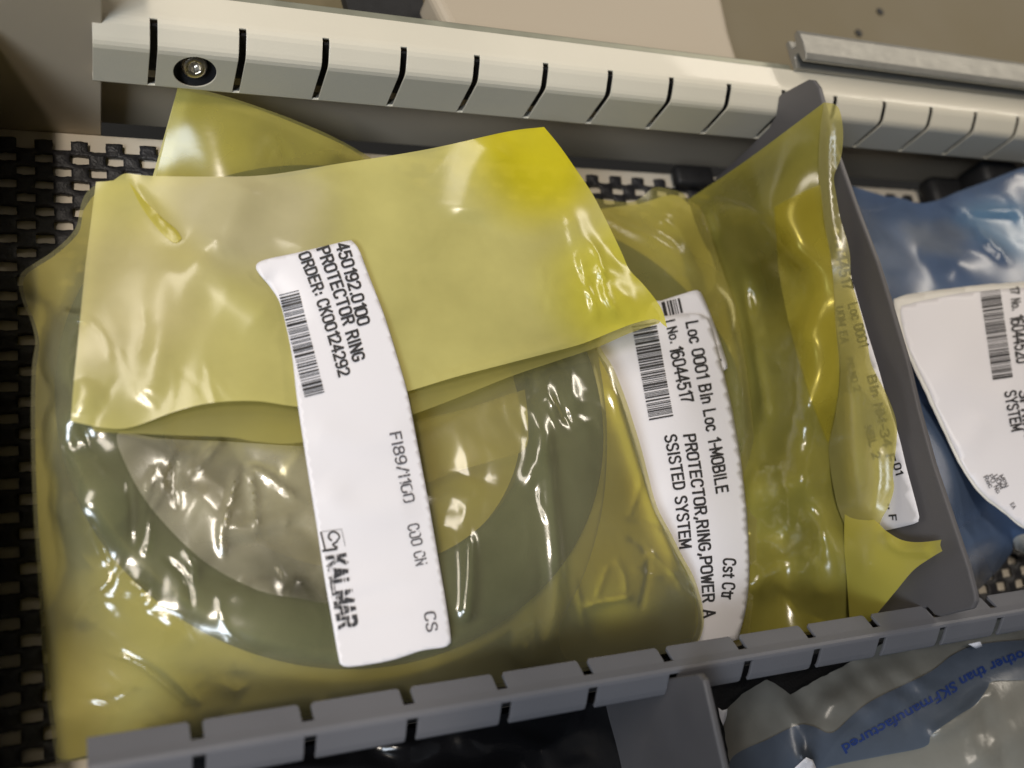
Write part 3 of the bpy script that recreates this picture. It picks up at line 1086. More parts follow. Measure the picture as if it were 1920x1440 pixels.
# small older label, then the torn parts label over it
zs = Surf([(1250, 560, 20.5), (1310, 546, 20.3), (1335, 600, 18.8), (1360, 690, 17.4), (1250, 650, 20.8), (1345, 695, 17.6)], above=[(zB, 0.35)])
lab = sheet('label', [(1215, 580), (1245, 562, 's'), (1300, 545), (1310, 546), (1318, 555), (1340, 610), (1363, 680), (1361, 692), (1346, 697), (1330, 690), (1200, 700, 's')], zs, M['paper'], B, step=12, solid_mm=0.05)
tag(lab, 'older white label corner peeping out behind the torn one')
prints('barcode', zs, [('b', (1246, 594), (1281, 586), 28, 5, 1.5)], M['ink'], lab)
prints('printed_text', zs, [('t', '1 - 4', (1322, 628), (1341, 684), 13, 0, 0.03)], M['ink'], lab)

zl = Surf([(1185, 601, 22), (1320, 592, 21), (1365, 740, 19), (1390, 870, 18), (1402, 1000, 17), (1395, 1185, 13), (1130, 650, 22), (1200, 800, 22.5), (1260, 1000, 19), (1310, 1185, 13.5), (1280, 760, 22.5), (1320, 950, 20.5), (1340, 1100, 17), (1150, 720, 22.5), (1180, 860, 21), (1220, 950, 19.5), (1290, 1110, 15)],
          creases=[([(1200, 1000), (1260, 930), (1330, 900)], 0.5, 30, 'soft')], above=[(zB, 0.7)])
lb = sheet('label', [(1120, 640), (1140, 615), (1185, 602), (1230, 594), (1300, 588), (1322, 594), (1333, 608), (1350, 672), (1368, 745), (1384, 830), (1394, 900), (1402, 985), (1405, 1070), (1399, 1140), (1384, 1200, 's'),
                     (1300, 1215, 's'), (1250, 1050), (1200, 900), (1120, 740)], zl, M['paper'], B, step=10, bstep=4, edge=(0.6, 17), solid_mm=0.05)
tag(lb, 'white torn parts label with a bar code and four lines of print')
prints('barcode', zl, [('b', (1185, 612), (1218, 792), 46, 11)], M['ink'], lb)
prints('printed_text', zl, [
    ('t', 'Loc 0001 Bin Loc 1-MOBILE', (1286, 604), (1344, 926), 22, 3, 0.022),
    ('t', 'l No.', (1248, 602), (1258, 644), 17, 0, 0.022),
    ('t', '16044517', (1256, 652), (1278, 757), 23, 0, 0.02),
    ('t', 'PROTECTOR,RING,POWER A', (1282, 815), (1320, 1160), 21, 6, 0.022),
    ('t', 'SSISTED SYSTEM', (1246, 816), (1275, 1030), 21, 4, 0.022),
    ('t', 'Cst Ctr', (1357, 1046), (1353, 1124), 22, 1, 0.022)], M['ink'], lb)

# ---- bag standing against the divider
Cb = thing('yellow_bag', (165, -75, 3), 'olive-yellow bag standing against the dark grey divider, its open cuff curling over a label', 'bag', 'yellow plastic parts bags')
zC = Surf([
    ('x', 1290, 374, 161), ('x', 1350, 334, 165), ('x', 1400, 300, 167), ('x', 1470, 247, 169), ('x', 1545, 192, 171.0),
    ('x', 1535, 260, 171.5), ('x', 1535, 340, 171.5), ('x', 1546, 420, 172.0), ('x', 1560, 500, 172.0), ('x', 1566, 600, 172.5), ('x', 1575, 700, 172.5), ('x', 1565, 780, 172.5), ('x', 1556, 850, 172.5), ('x', 1560, 920, 172.5), ('x', 1585, 990, 172.5), ('x', 1594, 1150, 172.5),
    (1340, 480, 10), (1380, 620, 10), (1400, 800, 10), (1400, 1000, 8.5), (1395, 1190, 6), (1300, 600, 9), (1330, 900, 8),
    ('x', 1420, 400, 159.5), ('x', 1470, 330, 165.5), ('x', 1480, 480, 163.5), ('x', 1500, 620, 164.5), ('x', 1510, 760, 162.5), ('x', 1510, 900, 159.5),
    (1440, 560, 21), (1445, 720, 21), (1450, 860, 21), (1440, 950, 17), (1430, 1080, 13), (1470, 1120, 9), ('x', 1540, 1100, 163.5), ('x', 1540, 1000, 162.5), (1480, 1000, 11)],
    creases=[([(1395, 520), (1410, 620), (1425, 700), (1440, 800)], 1.4, 9, 'soft'),
             ([(1310, 385), (1330, 430), (1335, 470)], 1.5, 10, 'soft'),
             ([(1425, 880), (1450, 872), (1470, 868)], 2.2, 10, 'fold'),
             ([(1465, 870), (1478, 930), (1482, 1000), (1510, 1040), (1550, 1075)], 2.0, 14, 'fold'),
             ([(1440, 700), (1415, 900), (1420, 1100)], 1.0, 20, 'soft'),
             ([(1405, 1120), (1450, 1060), (1500, 1040)], 1.2, 18, 'soft'),
             ([(1375, 470), (1420, 620), (1470, 700)], 1.0, 16, 'soft')]
    + wrinkles(2, 18, (1390, 480, 1500, 1000), 75, 30, 110, 0.7) + wrinkles(7, 10, (1400, 1000, 1560, 1140), 40, 60, 80, 0.6),
    rough=[(1440, 900, 60, 110, 0.6, 44, 1, 1), (1330, 420, 50, 50, 0.4, 30, 1, 1)])
sheet('film', [(1290, 374, 's'), (1400, 300), (1545, 192, 's'), (1537, 250), (1535, 330), (1546, 420), (1560, 500), (1566, 600), (1575, 700), (1566, 780), (1556, 840), (1560, 910), (1585, 990), (1595, 1175, 's'),
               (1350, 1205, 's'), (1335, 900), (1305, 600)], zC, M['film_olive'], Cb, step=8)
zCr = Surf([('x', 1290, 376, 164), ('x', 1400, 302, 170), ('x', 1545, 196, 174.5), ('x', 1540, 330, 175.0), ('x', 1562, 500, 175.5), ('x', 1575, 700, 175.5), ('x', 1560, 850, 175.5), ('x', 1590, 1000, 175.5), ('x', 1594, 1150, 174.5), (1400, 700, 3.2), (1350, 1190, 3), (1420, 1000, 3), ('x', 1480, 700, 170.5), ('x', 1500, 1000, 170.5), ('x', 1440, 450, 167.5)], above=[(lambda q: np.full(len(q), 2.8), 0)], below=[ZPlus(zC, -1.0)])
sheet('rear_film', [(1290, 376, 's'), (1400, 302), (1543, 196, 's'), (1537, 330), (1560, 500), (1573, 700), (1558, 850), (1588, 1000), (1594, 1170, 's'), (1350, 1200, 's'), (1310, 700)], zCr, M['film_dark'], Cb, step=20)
zCi = Surf([('x', 1455, 385, 162.0), ('x', 1540, 340, 172.3), ('x', 1560, 500, 172.9), ('x', 1574, 700, 173.3), ('x', 1553, 830, 173.3), ('x', 1500, 700, 167.0), ('x', 1465, 520, 164.0)], above=[(zC, 0.5)])
sheet('inner_fold', [(1452, 388, 's'), (1500, 362), (1538, 346, 's'), (1546, 420), (1560, 500), (1566, 600), (1574, 700), (1566, 780), (1553, 832, 's'), (1525, 760), (1490, 650), (1462, 520), (1455, 440)], zCi, M['film_amber'], Cb, step=12)

# its label, between the bag and the divider
zCl = Surf([('x', 1560, 430, 176.1), ('x', 1600, 430, 176.7), ('x', 1722, 975, 176.7), ('x', 1600, 1000, 176.1), ('x', 1640, 700, 176.4)])
lc = sheet('label', [(1560, 430, 's'), (1572, 430), (1597, 522), (1622, 610), (1647, 691), (1660, 738), (1684, 814), (1700, 879), (1721, 958), (1722, 974), (1714, 982), (1655, 996), (1600, 1008, 's'), (1570, 800), (1555, 600)], zCl, M['paper'], Cb, step=14, solid_mm=0.05)
tag(lc, 'white parts label behind the yellow cuff, against the grey divider')
prints('printed_text', zCl, [
    ('t', '16044517', (1558, 438), (1582, 545), 19, 0, 0.015),
    ('t', 'Loc 0001', (1590, 570), (1612, 652), 17, 0, 0.015),
    ('t', 'Bin NM-34 F', (1626, 705), (1664, 868), 16, 0, 0.015),
    ('t', 'UOM EA', (1568, 575), (1578, 645), 13, 0, 0.022),
    ('t', 'PO NO 2', (1586, 672), (1602, 735), 12, 0, 0.022),
    ('t', 'NBL 2', (1620, 800), (1638, 862), 14, 0, 0.022),
    ('t', '01', (1675, 870), (1681, 892), 13, 0, 0.015),
    ('t', '.. F', (1665, 945), (1668, 977), 13, 0, 0.015)], M['ink'], lc)

# the open mouth of the bag, curling
zCc = Surf([('x', 1545, 194, 170.7), ('x', 1572, 205, 173.0), ('x', 1580, 250, 174.0), ('x', 1563, 335, 173.5), ('x', 1580, 410, 174.5), ('x', 1600, 510, 175.5), ('x', 1640, 660, 175.5), ('x', 1680, 820, 175.5), ('x', 1672, 920, 175.0), ('x', 1655, 985, 173.0),
            ('x', 1536, 260, 171.1), ('x', 1536, 340, 171.1), ('x', 1560, 500, 171.5), ('x', 1574, 700, 171.9), ('x', 1555, 840, 171.7), ('x', 1560, 920, 171.7), ('x', 1587, 990, 171.7), ('x', 1600, 700, 172.1), ('x', 1610, 860, 171.3), ('x', 1610, 950, 171.0)],
           creases=[([(1556, 210), (1552, 300), (1558, 400), (1575, 480)], 0.8, 8, 'soft'), ([(1590, 700), (1600, 800), (1605, 930)], 1.0, 12, 'soft'), ([(1640, 820), (1645, 900), (1630, 980)], 0.9, 14, 'soft')]
    + wrinkles(12, 12, (1560, 420, 1640, 900), 75, 30, 70, 0.5))
sheet('cuff', [(1545, 192, 's'), (1566, 196), (1576, 212), (1581, 250), (1577, 295), (1564, 330), (1567, 360), (1576, 410), (1588, 450), (1594, 480), (1596, 522), (1608, 565), (1619, 605), (1627, 645), (1633, 680), (1647, 710), (1663, 741), (1678, 780), (1682, 813), (1677, 866), (1674, 888), (1676, 917), (1666, 950), (1655, 969), (1650, 984), (1660, 994, 's'),
               (1588, 996, 's'), (1568, 940), (1556, 870), (1555, 830), (1566, 780), (1575, 700), (1566, 600), (1560, 500), (1546, 420), (1535, 330), (1537, 250)], zCc, M['film_cuff'], Cb, step=9)
zCh = Surf([('x', 1588, 985, 170.7), ('x', 1650, 985, 172.0), ('x', 1700, 1022, 174.0), ('x', 1765, 1015, 175.5), ('x', 1763, 1036, 175.0), ('x', 1700, 1095, 172.5), ('x', 1645, 1150, 170.5), ('x', 1595, 1160, 170.0), ('x', 1630, 1050, 169.0)],
           creases=[([(1650, 1000), (1690, 1030), (1750, 1030)], 1.0, 10, 'soft')])
sheet('corner_flap', [(1584, 950, 's'), (1620, 962), (1648, 982), (1660, 994), (1685, 1010), (1708, 1016), (1735, 1016), (1765, 1012, 's'), (1763, 1022), (1767, 1033, 's'), (1747, 1045), (1713, 1069), (1680, 1108), (1650, 1144), (1632, 1165, 's'), (1594, 1175, 's'), (1588, 1090), (1583, 1022)], zCh, M['film_horn'], Cb, step=8)

# ---- topmost bag, folded over
A = thing('yellow_bag', (40, -80, 6), 'topmost yellow plastic bag, its mouth folded over and held by a long white label', 'bag', 'yellow plastic parts bags')
A_OUT = [(185, 345), (140, 430), (100, 470), (62, 495), (40, 512), (35, 535), (44, 570), (55, 595), (66, 640), (60, 690), (58, 800), (62, 950), (72, 1100), (80, 1230), (92, 1340), (105, 1432, 's'),
         (180, 1420), (600, 1345), (1000, 1278), (1250, 1225), (1300, 1212), (1318, 1180), (1318, 1140), (1302, 1085), (1278, 1040), (1258, 1000), (1232, 950), (1215, 890), (1205, 850), (1190, 800), (1172, 745), (1150, 690), (1128, 655), (1105, 600), (1060, 480), (960, 390), (800, 350), (400, 345)]
zA = Surf([
    (35, 530, 13), (62, 600, 13), (60, 750, 10), (62, 950, 9), (78, 1200, 8), (105, 1430, 6),
    (92, 620, 23.5), (88, 700, 25), (88, 780, 25.5), (92, 850, 25.5), (100, 950, 25), (120, 1150, 17), (150, 1300, 14), (110, 520, 21), (185, 345, 17), (140, 430, 17),
    (150, 830, 29.2), (165, 650, 29.2), (230, 1010, 30), (340, 1140, 30), (480, 1200, 30.5), (620, 1215, 30.7), (780, 1190, 31), (920, 1120, 31.3), (1020, 1010, 31.6), (1070, 880, 31.8), (1075, 740, 31.8),
    (300, 500, 30), (500, 420, 30.5), (700, 400, 31), (900, 460, 31.3),
    (420, 880, 25), (560, 830, 24.5), (700, 850, 25), (800, 800, 26), (560, 1000, 26), (440, 1000, 27), (740, 980, 27), (600, 650, 25), (850, 900, 28),
    (200, 1200, 21), (260, 1300, 17), (360, 1340, 16), (180, 1400, 9), (600, 1320, 21), (800, 1290, 22), (1000, 1250, 22), (600, 1350, 15), (1000, 1285, 15),
    (1150, 1000, 28), (1180, 1120, 26), (1130, 860, 30), (1100, 1180, 23), (1150, 760, 31),
    (1250, 1200, 19), (1310, 1200, 16.5), (1316, 1140, 19), (1260, 1000, 23.5), (1208, 860, 27), (1128, 655, 30), (1250, 1120, 23.5)],
    creases=[([(190, 1220), (250, 1240), (300, 1275), (340, 1310), (362, 1328)], 2.4, 10, 'fold'),
             ([(125, 1180), (170, 1120), (222, 1080)], 1.6, 14, 'fold'), ([(222, 1080), (245, 1092), (275, 1110)], 1.6, 12, 'fold'),
             ([(222, 1080), (290, 1150), (330, 1200)], 0.8, 30, 'soft'),
             ([(450, 870), (425, 960), (415, 1010), (428, 1060)], 2.8, 12, 'fold'),
             ([(466, 872), (474, 920), (480, 1000)], 2.6, 11, 'fold'),
             ([(466, 872), (510, 900), (560, 940)], 1.8, 14, 'fold'),
             ([(330, 850), (326, 900), (335, 960)], -2.4, 14, 'fold'),
             ([(420, 818), (380, 865), (350, 890)], 2.0, 14, 'fold'),
             ([(300, 870), (285, 895), (275, 930)], 1.6, 10, 'fold'),
             ([(480, 1030), (520, 1060), (535, 1090)], 1.8, 9, 'fold'),
             ([(115, 578), (130, 590), (170, 592)], 1.8, 9, 'soft'),
             ([(1090, 1140), (1130, 1128), (1190, 1118)], 1.0, 12, 'fold'),
             ([(1030, 720), (1025, 850), (1035, 960), (1045, 1100), (1025, 1240)], 1.3, 16, 'soft'),
             ([(880, 980), (880, 1080), (872, 1180)], 1.4, 14, 'soft'),
             ([(1130, 660), (1165, 770), (1200, 880), (1245, 1000), (1295, 1110)], 1.3, 16, 'soft'),
             ([(1215, 1030), (1245, 1060), (1270, 1090)], 0.8, 12, 'fold'),
             ([(1000, 740), (1010, 830), (990, 920)], 1.2, 18, 'soft')]
    + wrinkles(3, 14, (80, 560, 200, 1000), 75, 35, 110, 0.8) + wrinkles(5, 16, (120, 1050, 420, 1330), 35, 45, 120, 0.55)
    + wrinkles(8, 14, (230, 830, 560, 1050), 95, 45, 110, 1.0) + wrinkles(13, 12, (980, 720, 1080, 1150), 90, 20, 130, 0.5)
    + wrinkles(21, 14, (1130, 780, 1260, 1160), 60, 50, 90, 0.6) + wrinkles(34, 10, (620, 1150, 1000, 1280), 80, 30, 80, 0.5),
    rough=[(460, 950, 190, 150, 2.6, 95, 1.2, 0.8), (520, 1070, 110, 45, 0.7, 30, 1, 1), (850, 930, 70, 80, 1.2, 60, 1, 1), (1050, 760, 80, 60, 1.2, 40, 1.5, 0.7), (220, 1120, 60, 60, 0.8, 40, 1, 1), (650, 1280, 400, 30, 0.3, 40, 1, 1)], above=[(RingDrape(*RA), 0.7)])
sheet('film', A_OUT, zA, M['film_body'], A, step=5.2)
pol = spline(A_OUT, 120)
za_b = zA(pol)
zAr = Surf([(p[0], p[1], z - 1.0) for p, z in zip(pol, za_b)] + [(600, 800, 17.5), (300, 800, 18), (900, 800, 18), (600, 1100, 18), (600, 500, 18), (800, 1000, 18), (400, 1000, 18), (900, 600, 18), (1050, 950, 18.2), (200, 1000, 16), (180, 700, 16)], above=[(zB, 1.0)], below=[RingDrape(*RA, under=True)])
inner_out = [(600 + (p[0] - 600) * 0.985, 830 + (p[1] - 830) * 0.985) for p in spline(A_OUT, 60)]
sheet('rear_film', inner_out, zAr, M['film_inner'], A, step=16)

sheet('inner_ply', [(1122, 668, 's'), (1160, 745), (1195, 860), (1225, 955), (1290, 1080), (1306, 1140), (1296, 1195, 's'), (1200, 1215), (1075, 1240), (1050, 1180), (1098, 1070), (1128, 960), (1138, 850), (1135, 760)], ZPlus(zA, -0.9), M['film_bright'], A, step=12)
sheet('inner_ply', [(760, 800), (880, 765), (984, 730, 's'), (990, 790), (984, 842), (930, 862), (850, 885), (790, 905), (765, 860)], ZPlus(zA, -1.1), M['film_cuff'], A, step=12)

M['film_glare'] = film('whitish_glare_film', (0.96, 0.95, 0.90), (0.90, 0.84, 0.58), 0.32, 0.22, 0.28, 45, 6.5, hvar=0.28, transl=0.2, crease=2.5, crease_scale=30)
sheet('glare_sheet', [(222, 812), (300, 822), (430, 828), (560, 836), (625, 832), (660, 980), (670, 1110), (620, 1130), (560, 1122), (480, 1105), (380, 1050), (290, 960), (240, 880)], ZPlus(zA, 0.35), M['film_glare'], A, step=8)  # added pale glossy sheet over the film, painting the silvery glare on its crinkles

# folded mouth: an under layer and an upper layer
zF0 = Surf([(180, 345, 25), (235, 330, 27), (500, 335, 32), (800, 290, 36), (1015, 245, 42), (1240, 600, 38), (1120, 650, 35), (960, 705, 34), (780, 775, 33.5), (560, 830, 33), (430, 820, 32.5), (300, 815, 32), (175, 808, 31.5), (140, 700, 31), (160, 500, 28), (500, 600, 33.5), (800, 600, 34), (320, 600, 32.5), (650, 450, 34), (950, 480, 36)],
            above=[(zA, 0.5)])
sheet('fold_layer', [(183, 345, 's'), (240, 336), (500, 334), (640, 312), (800, 287), (950, 252), (1015, 245, 's'), (1070, 315), (1105, 365), (1158, 470), (1195, 535), (1236, 590), (1236, 606, 's'), (1180, 625), (1120, 651), (1040, 678), (960, 705), (860, 745), (780, 775), (700, 800), (560, 830), (480, 828), (430, 820), (300, 815), (175, 809, 's'), (150, 700), (168, 500)],
      zF0, M['film_cuff'], A, step=10)
zF = Surf([
    (180, 340, 30), (210, 338, 31), (235, 325, 33), (290, 330, 34), (500, 328, 36), (640, 306, 38), (800, 280, 41), (950, 247, 46), (1020, 238, 48),
    (1075, 310, 46), (1110, 362, 43), (1165, 470, 41), (1200, 530, 40.5), (1246, 600, 40), (1220, 597, 40), (1150, 621, 39), (1090, 645, 38), (950, 682, 37), (760, 735, 36),
    (555, 762, 36.5), (480, 752, 37), (400, 755, 36.5), (330, 772, 35), (250, 800, 33.2), (200, 803, 33), (133, 790, 32.5), (145, 650, 33), (160, 500, 31),
    (250, 500, 33.5), (300, 650, 34.5), (450, 600, 35.5), (450, 420, 36), (600, 500, 37), (800, 450, 39), (900, 580, 39), (1050, 500, 41), (1000, 350, 43), (1120, 560, 40.5), (650, 620, 36.5), (700, 350, 38.5)],
    creases=[([(240, 334), (275, 380), (310, 422), (345, 452)], 1.0, 14, 'fold'),
             
             ([(345, 455), (380, 490), (440, 550), (520, 610)], 1.3, 36, 'soft'),
             ([(370, 470), (345, 560), (310, 650), (270, 760)], 0.8, 32, 'soft'),
             ([(330, 470), (300, 560), (285, 700)], 0.6, 30, 'soft'),
             ([(1100, 440), (1125, 490), (1140, 560), (1165, 600)], 2.2, 12, 'fold'),
             ([(1085, 470), (1100, 530), (1120, 590)], 1.6, 12, 'fold'),
             ([(1062, 370), (1090, 450), (1150, 540), (1200, 590)], 1.5, 26, 'soft'),
             ([(470, 330), (430, 420), (400, 480)], 1.6, 40, 'soft'),
             ([(640, 310), (600, 400), (560, 500)], 1.2, 50, 'soft'),
             ([(940, 255), (900, 330), (880, 420)], 1.6, 50, 'soft'),
             ([(800, 720), (960, 672), (1100, 632)], 0.8, 12, 'soft')]
    + wrinkles(4, 12, (150, 360, 420, 720), 80, 40, 150, 0.35) + wrinkles(6, 12, (1000, 380, 1160, 580), 60, 40, 80, 0.5) + wrinkles(9, 10, (620, 340, 980, 680), 20, 60, 150, 0.25),
    rough=[(1130, 540, 60, 90, 0.8, 36, 1, 1), (750, 480, 300, 160, 0.35, 150, 1, 1), (300, 600, 150, 180, 0.3, 130, 1.4, 0.6)], above=[(zF0, 0.5)])
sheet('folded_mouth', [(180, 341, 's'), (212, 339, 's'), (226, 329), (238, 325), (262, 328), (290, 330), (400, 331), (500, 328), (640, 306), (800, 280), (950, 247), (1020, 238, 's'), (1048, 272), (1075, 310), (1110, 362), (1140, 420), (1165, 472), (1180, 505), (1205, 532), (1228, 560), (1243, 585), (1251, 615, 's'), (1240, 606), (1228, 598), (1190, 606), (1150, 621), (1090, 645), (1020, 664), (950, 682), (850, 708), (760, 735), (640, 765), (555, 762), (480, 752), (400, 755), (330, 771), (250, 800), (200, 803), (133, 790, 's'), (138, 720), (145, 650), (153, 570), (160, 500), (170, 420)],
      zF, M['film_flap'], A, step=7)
# bright extra fold of film at the flap's far corner and along the diagonal pleat
zF2 = ZPlus(zF, 0.45)
sheet('pleat', [(242, 342, 's'), (268, 372), (300, 405), (330, 430), (341, 447, 's'), (328, 455), (302, 436), (268, 392)], ZPlus(zF, 0.25), M['film_horn'], A, step=8)
# ---- the long label holding the mouth shut
zL = Surf([(485, 490, 37.5), (670, 452, 39.8), (540, 600, 37.6), (720, 590, 39.3), (600, 540, 38.7), (555, 740, 38.4), (765, 740, 38.6), (650, 650, 39), (575, 880, 36.8), (790, 880, 36.5), (680, 830, 37.6), (600, 1020, 34.5), (815, 1010, 34.3), (700, 980, 35.2),
           (630, 1235, 31.8), (845, 1195, 32.3), (730, 1120, 33), (740, 1230, 31.9)],
          creases=[([(490, 520), (530, 560), (545, 620)], -0.8, 26, 'soft'), ([(570, 800), (680, 830), (780, 800)], 0.35, 30, 'soft'), ([(600, 900), (660, 960), (790, 940)], 0.5, 34, 'soft'), ([(620, 1120), (720, 1090), (830, 1110)], 0.3, 26, 'soft')],
          above=[(zF, 0.5), (zA, 0.5)])
la = sheet('label', [(496, 487), (560, 473), (648, 452), (660, 452), (668, 460), (675, 472), (690, 512), (720, 590), (745, 670), (765, 742), (786, 850), (805, 950), (824, 1060), (836, 1130), (845, 1196), (842, 1208), (830, 1214), (790, 1220), (740, 1236), (690, 1246), (652, 1250), (640, 1246), (635, 1234),
                     (622, 1160), (608, 1080), (596, 1000), (580, 900), (566, 810), (556, 740), (548, 670), (536, 610), (524, 566), (505, 536), (485, 512), (480, 498)], zL, M['paper'], A, step=8, solid_mm=0.05)
tag(la, 'long white label with black print and bar code, bridging the fold')
prints('barcode', zL, [('b', (523, 553), (572, 748), 38, 21)], M['ink'], la, lift=0.28)
prints('printed_text', zL, [
    ('t', '450192.0100', (629, 457), (672, 612), 22, 2, 0.028),
    ('t', 'PROTECTOR RING', (594, 466), (663, 680), 22, 4, 0.028),
    ('t', 'ORDER: CK00124292', (559, 476), (636, 708), 21, 5, 0.028)], M['ink'], la, lift=0.28)
prints('faded_print', zL, [
    ('t', 'FI89/1100', (731, 812), (758, 944), 20, 0, 0.0),
    ('t', 'COO CN', (764, 984), (781, 1062), 20, 0, 0.0),
    ('t', 'CS', (795, 1148), (801, 1186), 20, 0, 0.0)], M['ink_grey'], la, lift=0.28)
prints('worn_print', zL, [
    ('t', 'KALMAR', (613, 1042), (637, 1181), 33, 0, 0.06)], M['ink_worn'], la, lift=0.28)


def emblem():
    """square emblem above the word: an open box with a hooked letter and an arrow foot"""
    V, F = [], []
    def stroke(pts, w):
        P = smooth_line(pts, 5) if len(pts) > 2 else np.array(pts, float)
        d = np.gradient(P, axis=0)
        n = np.c_[-d[:, 1], d[:, 0]] / (np.linalg.norm(d, axis=1)[:, None] + 1e-9)
        q = np.vstack([P + n * w / 2, P - n * w / 2])
        b = len(V)
        V.extend(place(q, zL, 0.28))
        m = len(P)
        for i in range(m - 1):
            F.append((b + i, b + i + 1, b + m + i + 1, b + m + i))
    stroke([(601, 997), (610, 1034)], 3.0)
    stroke([(604, 1033), (632, 1029)], 4.5)
    stroke([(634, 1001), (626, 997), (618, 1000), (616, 1008), (622, 1014)], 3.5)
    stroke([(634, 1001), (636, 1008), (631, 1014)], 3.0)
    stroke([(633, 1015), (624, 1021), (633, 1027)], 3.5)
    stroke([(603, 997), (640, 992)], 0.8)
    stroke([(640, 992), (647, 1024)], 0.8)
    mesh('emblem', V, F, M['ink'], la, smooth=False)


emblem()

# =================================================================== BLUE BAG
D = thing('blue_bag', (240, -70, 3), 'blue plastic bag with a big white label, beyond the dark grey divider', 'bag')
zD = Surf([('x', 1588, 345, 207), ('x', 1610, 420, 207), ('x', 1700, 705, 207), ('x', 1770, 930, 207), ('x', 1820, 1090, 207),
           (1620, 366, 13), (1680, 370, 14), (1720, 381, 16), (1765, 374, 20), (1850, 340, 26), (1925, 313, 30), (2000, 330, 30),
           (1700, 480, 24), (1800, 480, 31), (1900, 420, 33), (1850, 620, 34), (1750, 700, 26), (1900, 800, 33), (2000, 700, 34), (1820, 950, 22), (1895, 1010, 18), (1880, 1050, 12), (1980, 1020, 20), (1840, 1100, 14)],
          creases=[([(1758, 375), (1800, 400), (1850, 450), (1900, 500)], 2.4, 9, 'fold'), ([(1760, 378), (1830, 396), (1925, 398)], 3.0, 10, 'fold'), ([(1765, 374), (1850, 345), (1925, 316)], 1.0, 14, 'soft'),
                   ([(1640, 380), (1690, 430), (1760, 480), (1830, 520)], 1.4, 26, 'soft'), ([(1640, 430), (1700, 520)], 1.0, 24, 'soft'), ([(1760, 900), (1820, 1000), (1880, 1010)], 1.2, 22, 'soft')],
          rough=[(1850, 420, 110, 60, 1.6, 50, 1, 1.3), (1680, 430, 90, 90, 0.8, 60, 1, 1)])
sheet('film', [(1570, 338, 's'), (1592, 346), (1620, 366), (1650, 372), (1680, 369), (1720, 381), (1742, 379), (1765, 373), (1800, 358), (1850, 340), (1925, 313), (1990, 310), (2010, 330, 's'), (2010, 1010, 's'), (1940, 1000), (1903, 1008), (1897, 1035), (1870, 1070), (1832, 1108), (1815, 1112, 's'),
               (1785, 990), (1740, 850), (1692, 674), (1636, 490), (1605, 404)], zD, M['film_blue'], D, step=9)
zDb = Surf([('x', 1575, 345, 209), ('x', 1700, 720, 209), ('x', 1815, 1100, 209), (1765, 378, 12), (2000, 330, 14), (1850, 600, 4), (2000, 900, 4), (1900, 1000, 5), (1700, 500, 6), (1840, 1090, 5)])
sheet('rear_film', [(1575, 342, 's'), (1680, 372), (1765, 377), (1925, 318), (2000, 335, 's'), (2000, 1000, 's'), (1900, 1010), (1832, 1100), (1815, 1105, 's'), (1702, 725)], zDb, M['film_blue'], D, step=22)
zDl = Surf([(1677, 560, 34), (1780, 541, 38), (1920, 530, 39.5), (2000, 530, 40), (1700, 650, 34.5), (1770, 800, 34.5), (1842, 925, 34.5), (1920, 985, 34), (2000, 1020, 34), (1850, 700, 39), (1950, 800, 39), (1780, 650, 38)],
           creases=[([(1740, 680), (1830, 740), (1920, 760)], 0.8, 40, 'soft'), ([(1800, 850), (1850, 780)], 0.6, 26, 'soft')], above=[(zD, 0.6)])
sheet('backing', [(1676, 561, 's'), (1705, 552), (1780, 541), (1850, 533), (2000, 524, 's'), (2000, 1035, 's'), (1917, 989), (1880, 960), (1838, 927), (1800, 872), (1766, 803), (1731, 728), (1696, 652), (1680, 605)], zDl, M['backing'], D, step=14, edge=(1.0, 18), solid_mm=0.05)
ZD2 = ZPlus(zDl, 0.3)
ld = sheet('label', [(1688, 582), (1690, 574), (1702, 570), (1780, 553), (1850, 544), (2000, 535, 's'), (2000, 1030, 's'), (1918, 985), (1884, 957), (1842, 923), (1804, 868), (1772, 800), (1738, 725), (1703, 650), (1692, 610)], ZD2, M['paper'], D, step=12, edge=(0.7, 20), solid_mm=0.1)
tag(ld, 'large white parts label with bar code and part number')
prints('barcode', ZD2, [('b', (1838, 548), (1862, 714), 38, 31)], M['ink'], ld)
prints('printed_text', ZD2, [
    ('t', '17 No.', (1894, 538), (1899, 582), 16, 0, 0.022),
    ('t', '16044520', (1895, 592), (1908, 682), 23, 0, 0.028),
    ('t', 'SPRING', (1911, 732), (1924, 826), 20, 0, 0.022),
    ('t', 'SYSTEM', (1884, 734), (1898, 810), 20, 0, 0.022)], M['ink'], ld)
prints('faded_print', ZD2, [
    ('t', 'MPN', (1873, 892), (1884, 915), 8, 0, 0.01),
    ('t', 'UOM', (1863, 892), (1876, 918), 8, 0, 0.01),
    ('t', 'PO No', (1853, 892), (1870, 926), 8, 0, 0.01),
    ('t', 'Rec', (1844, 894), (1856, 916), 8, 0, 0.01),
    ('t', 'EA', (1894, 945), (1900, 955), 7, 0, 0.01)], M['ink_grey'], ld)
# folded grey card below the blue bag
zK = Surf([(1890, 985, 14), (2000, 1000, 15), (1905, 1080, 8), (2000, 1080, 8)])
o = sheet('grey_card', [(1893, 985, 's'), (2000, 1040, 's'), (2000, 1085, 's'), (1905, 1030, 's')], zK, M['backing'], None, step=20, solid_mm=0.5)
tag(o, 'scrap of grey card sticking out beneath the blue bag', 'card')

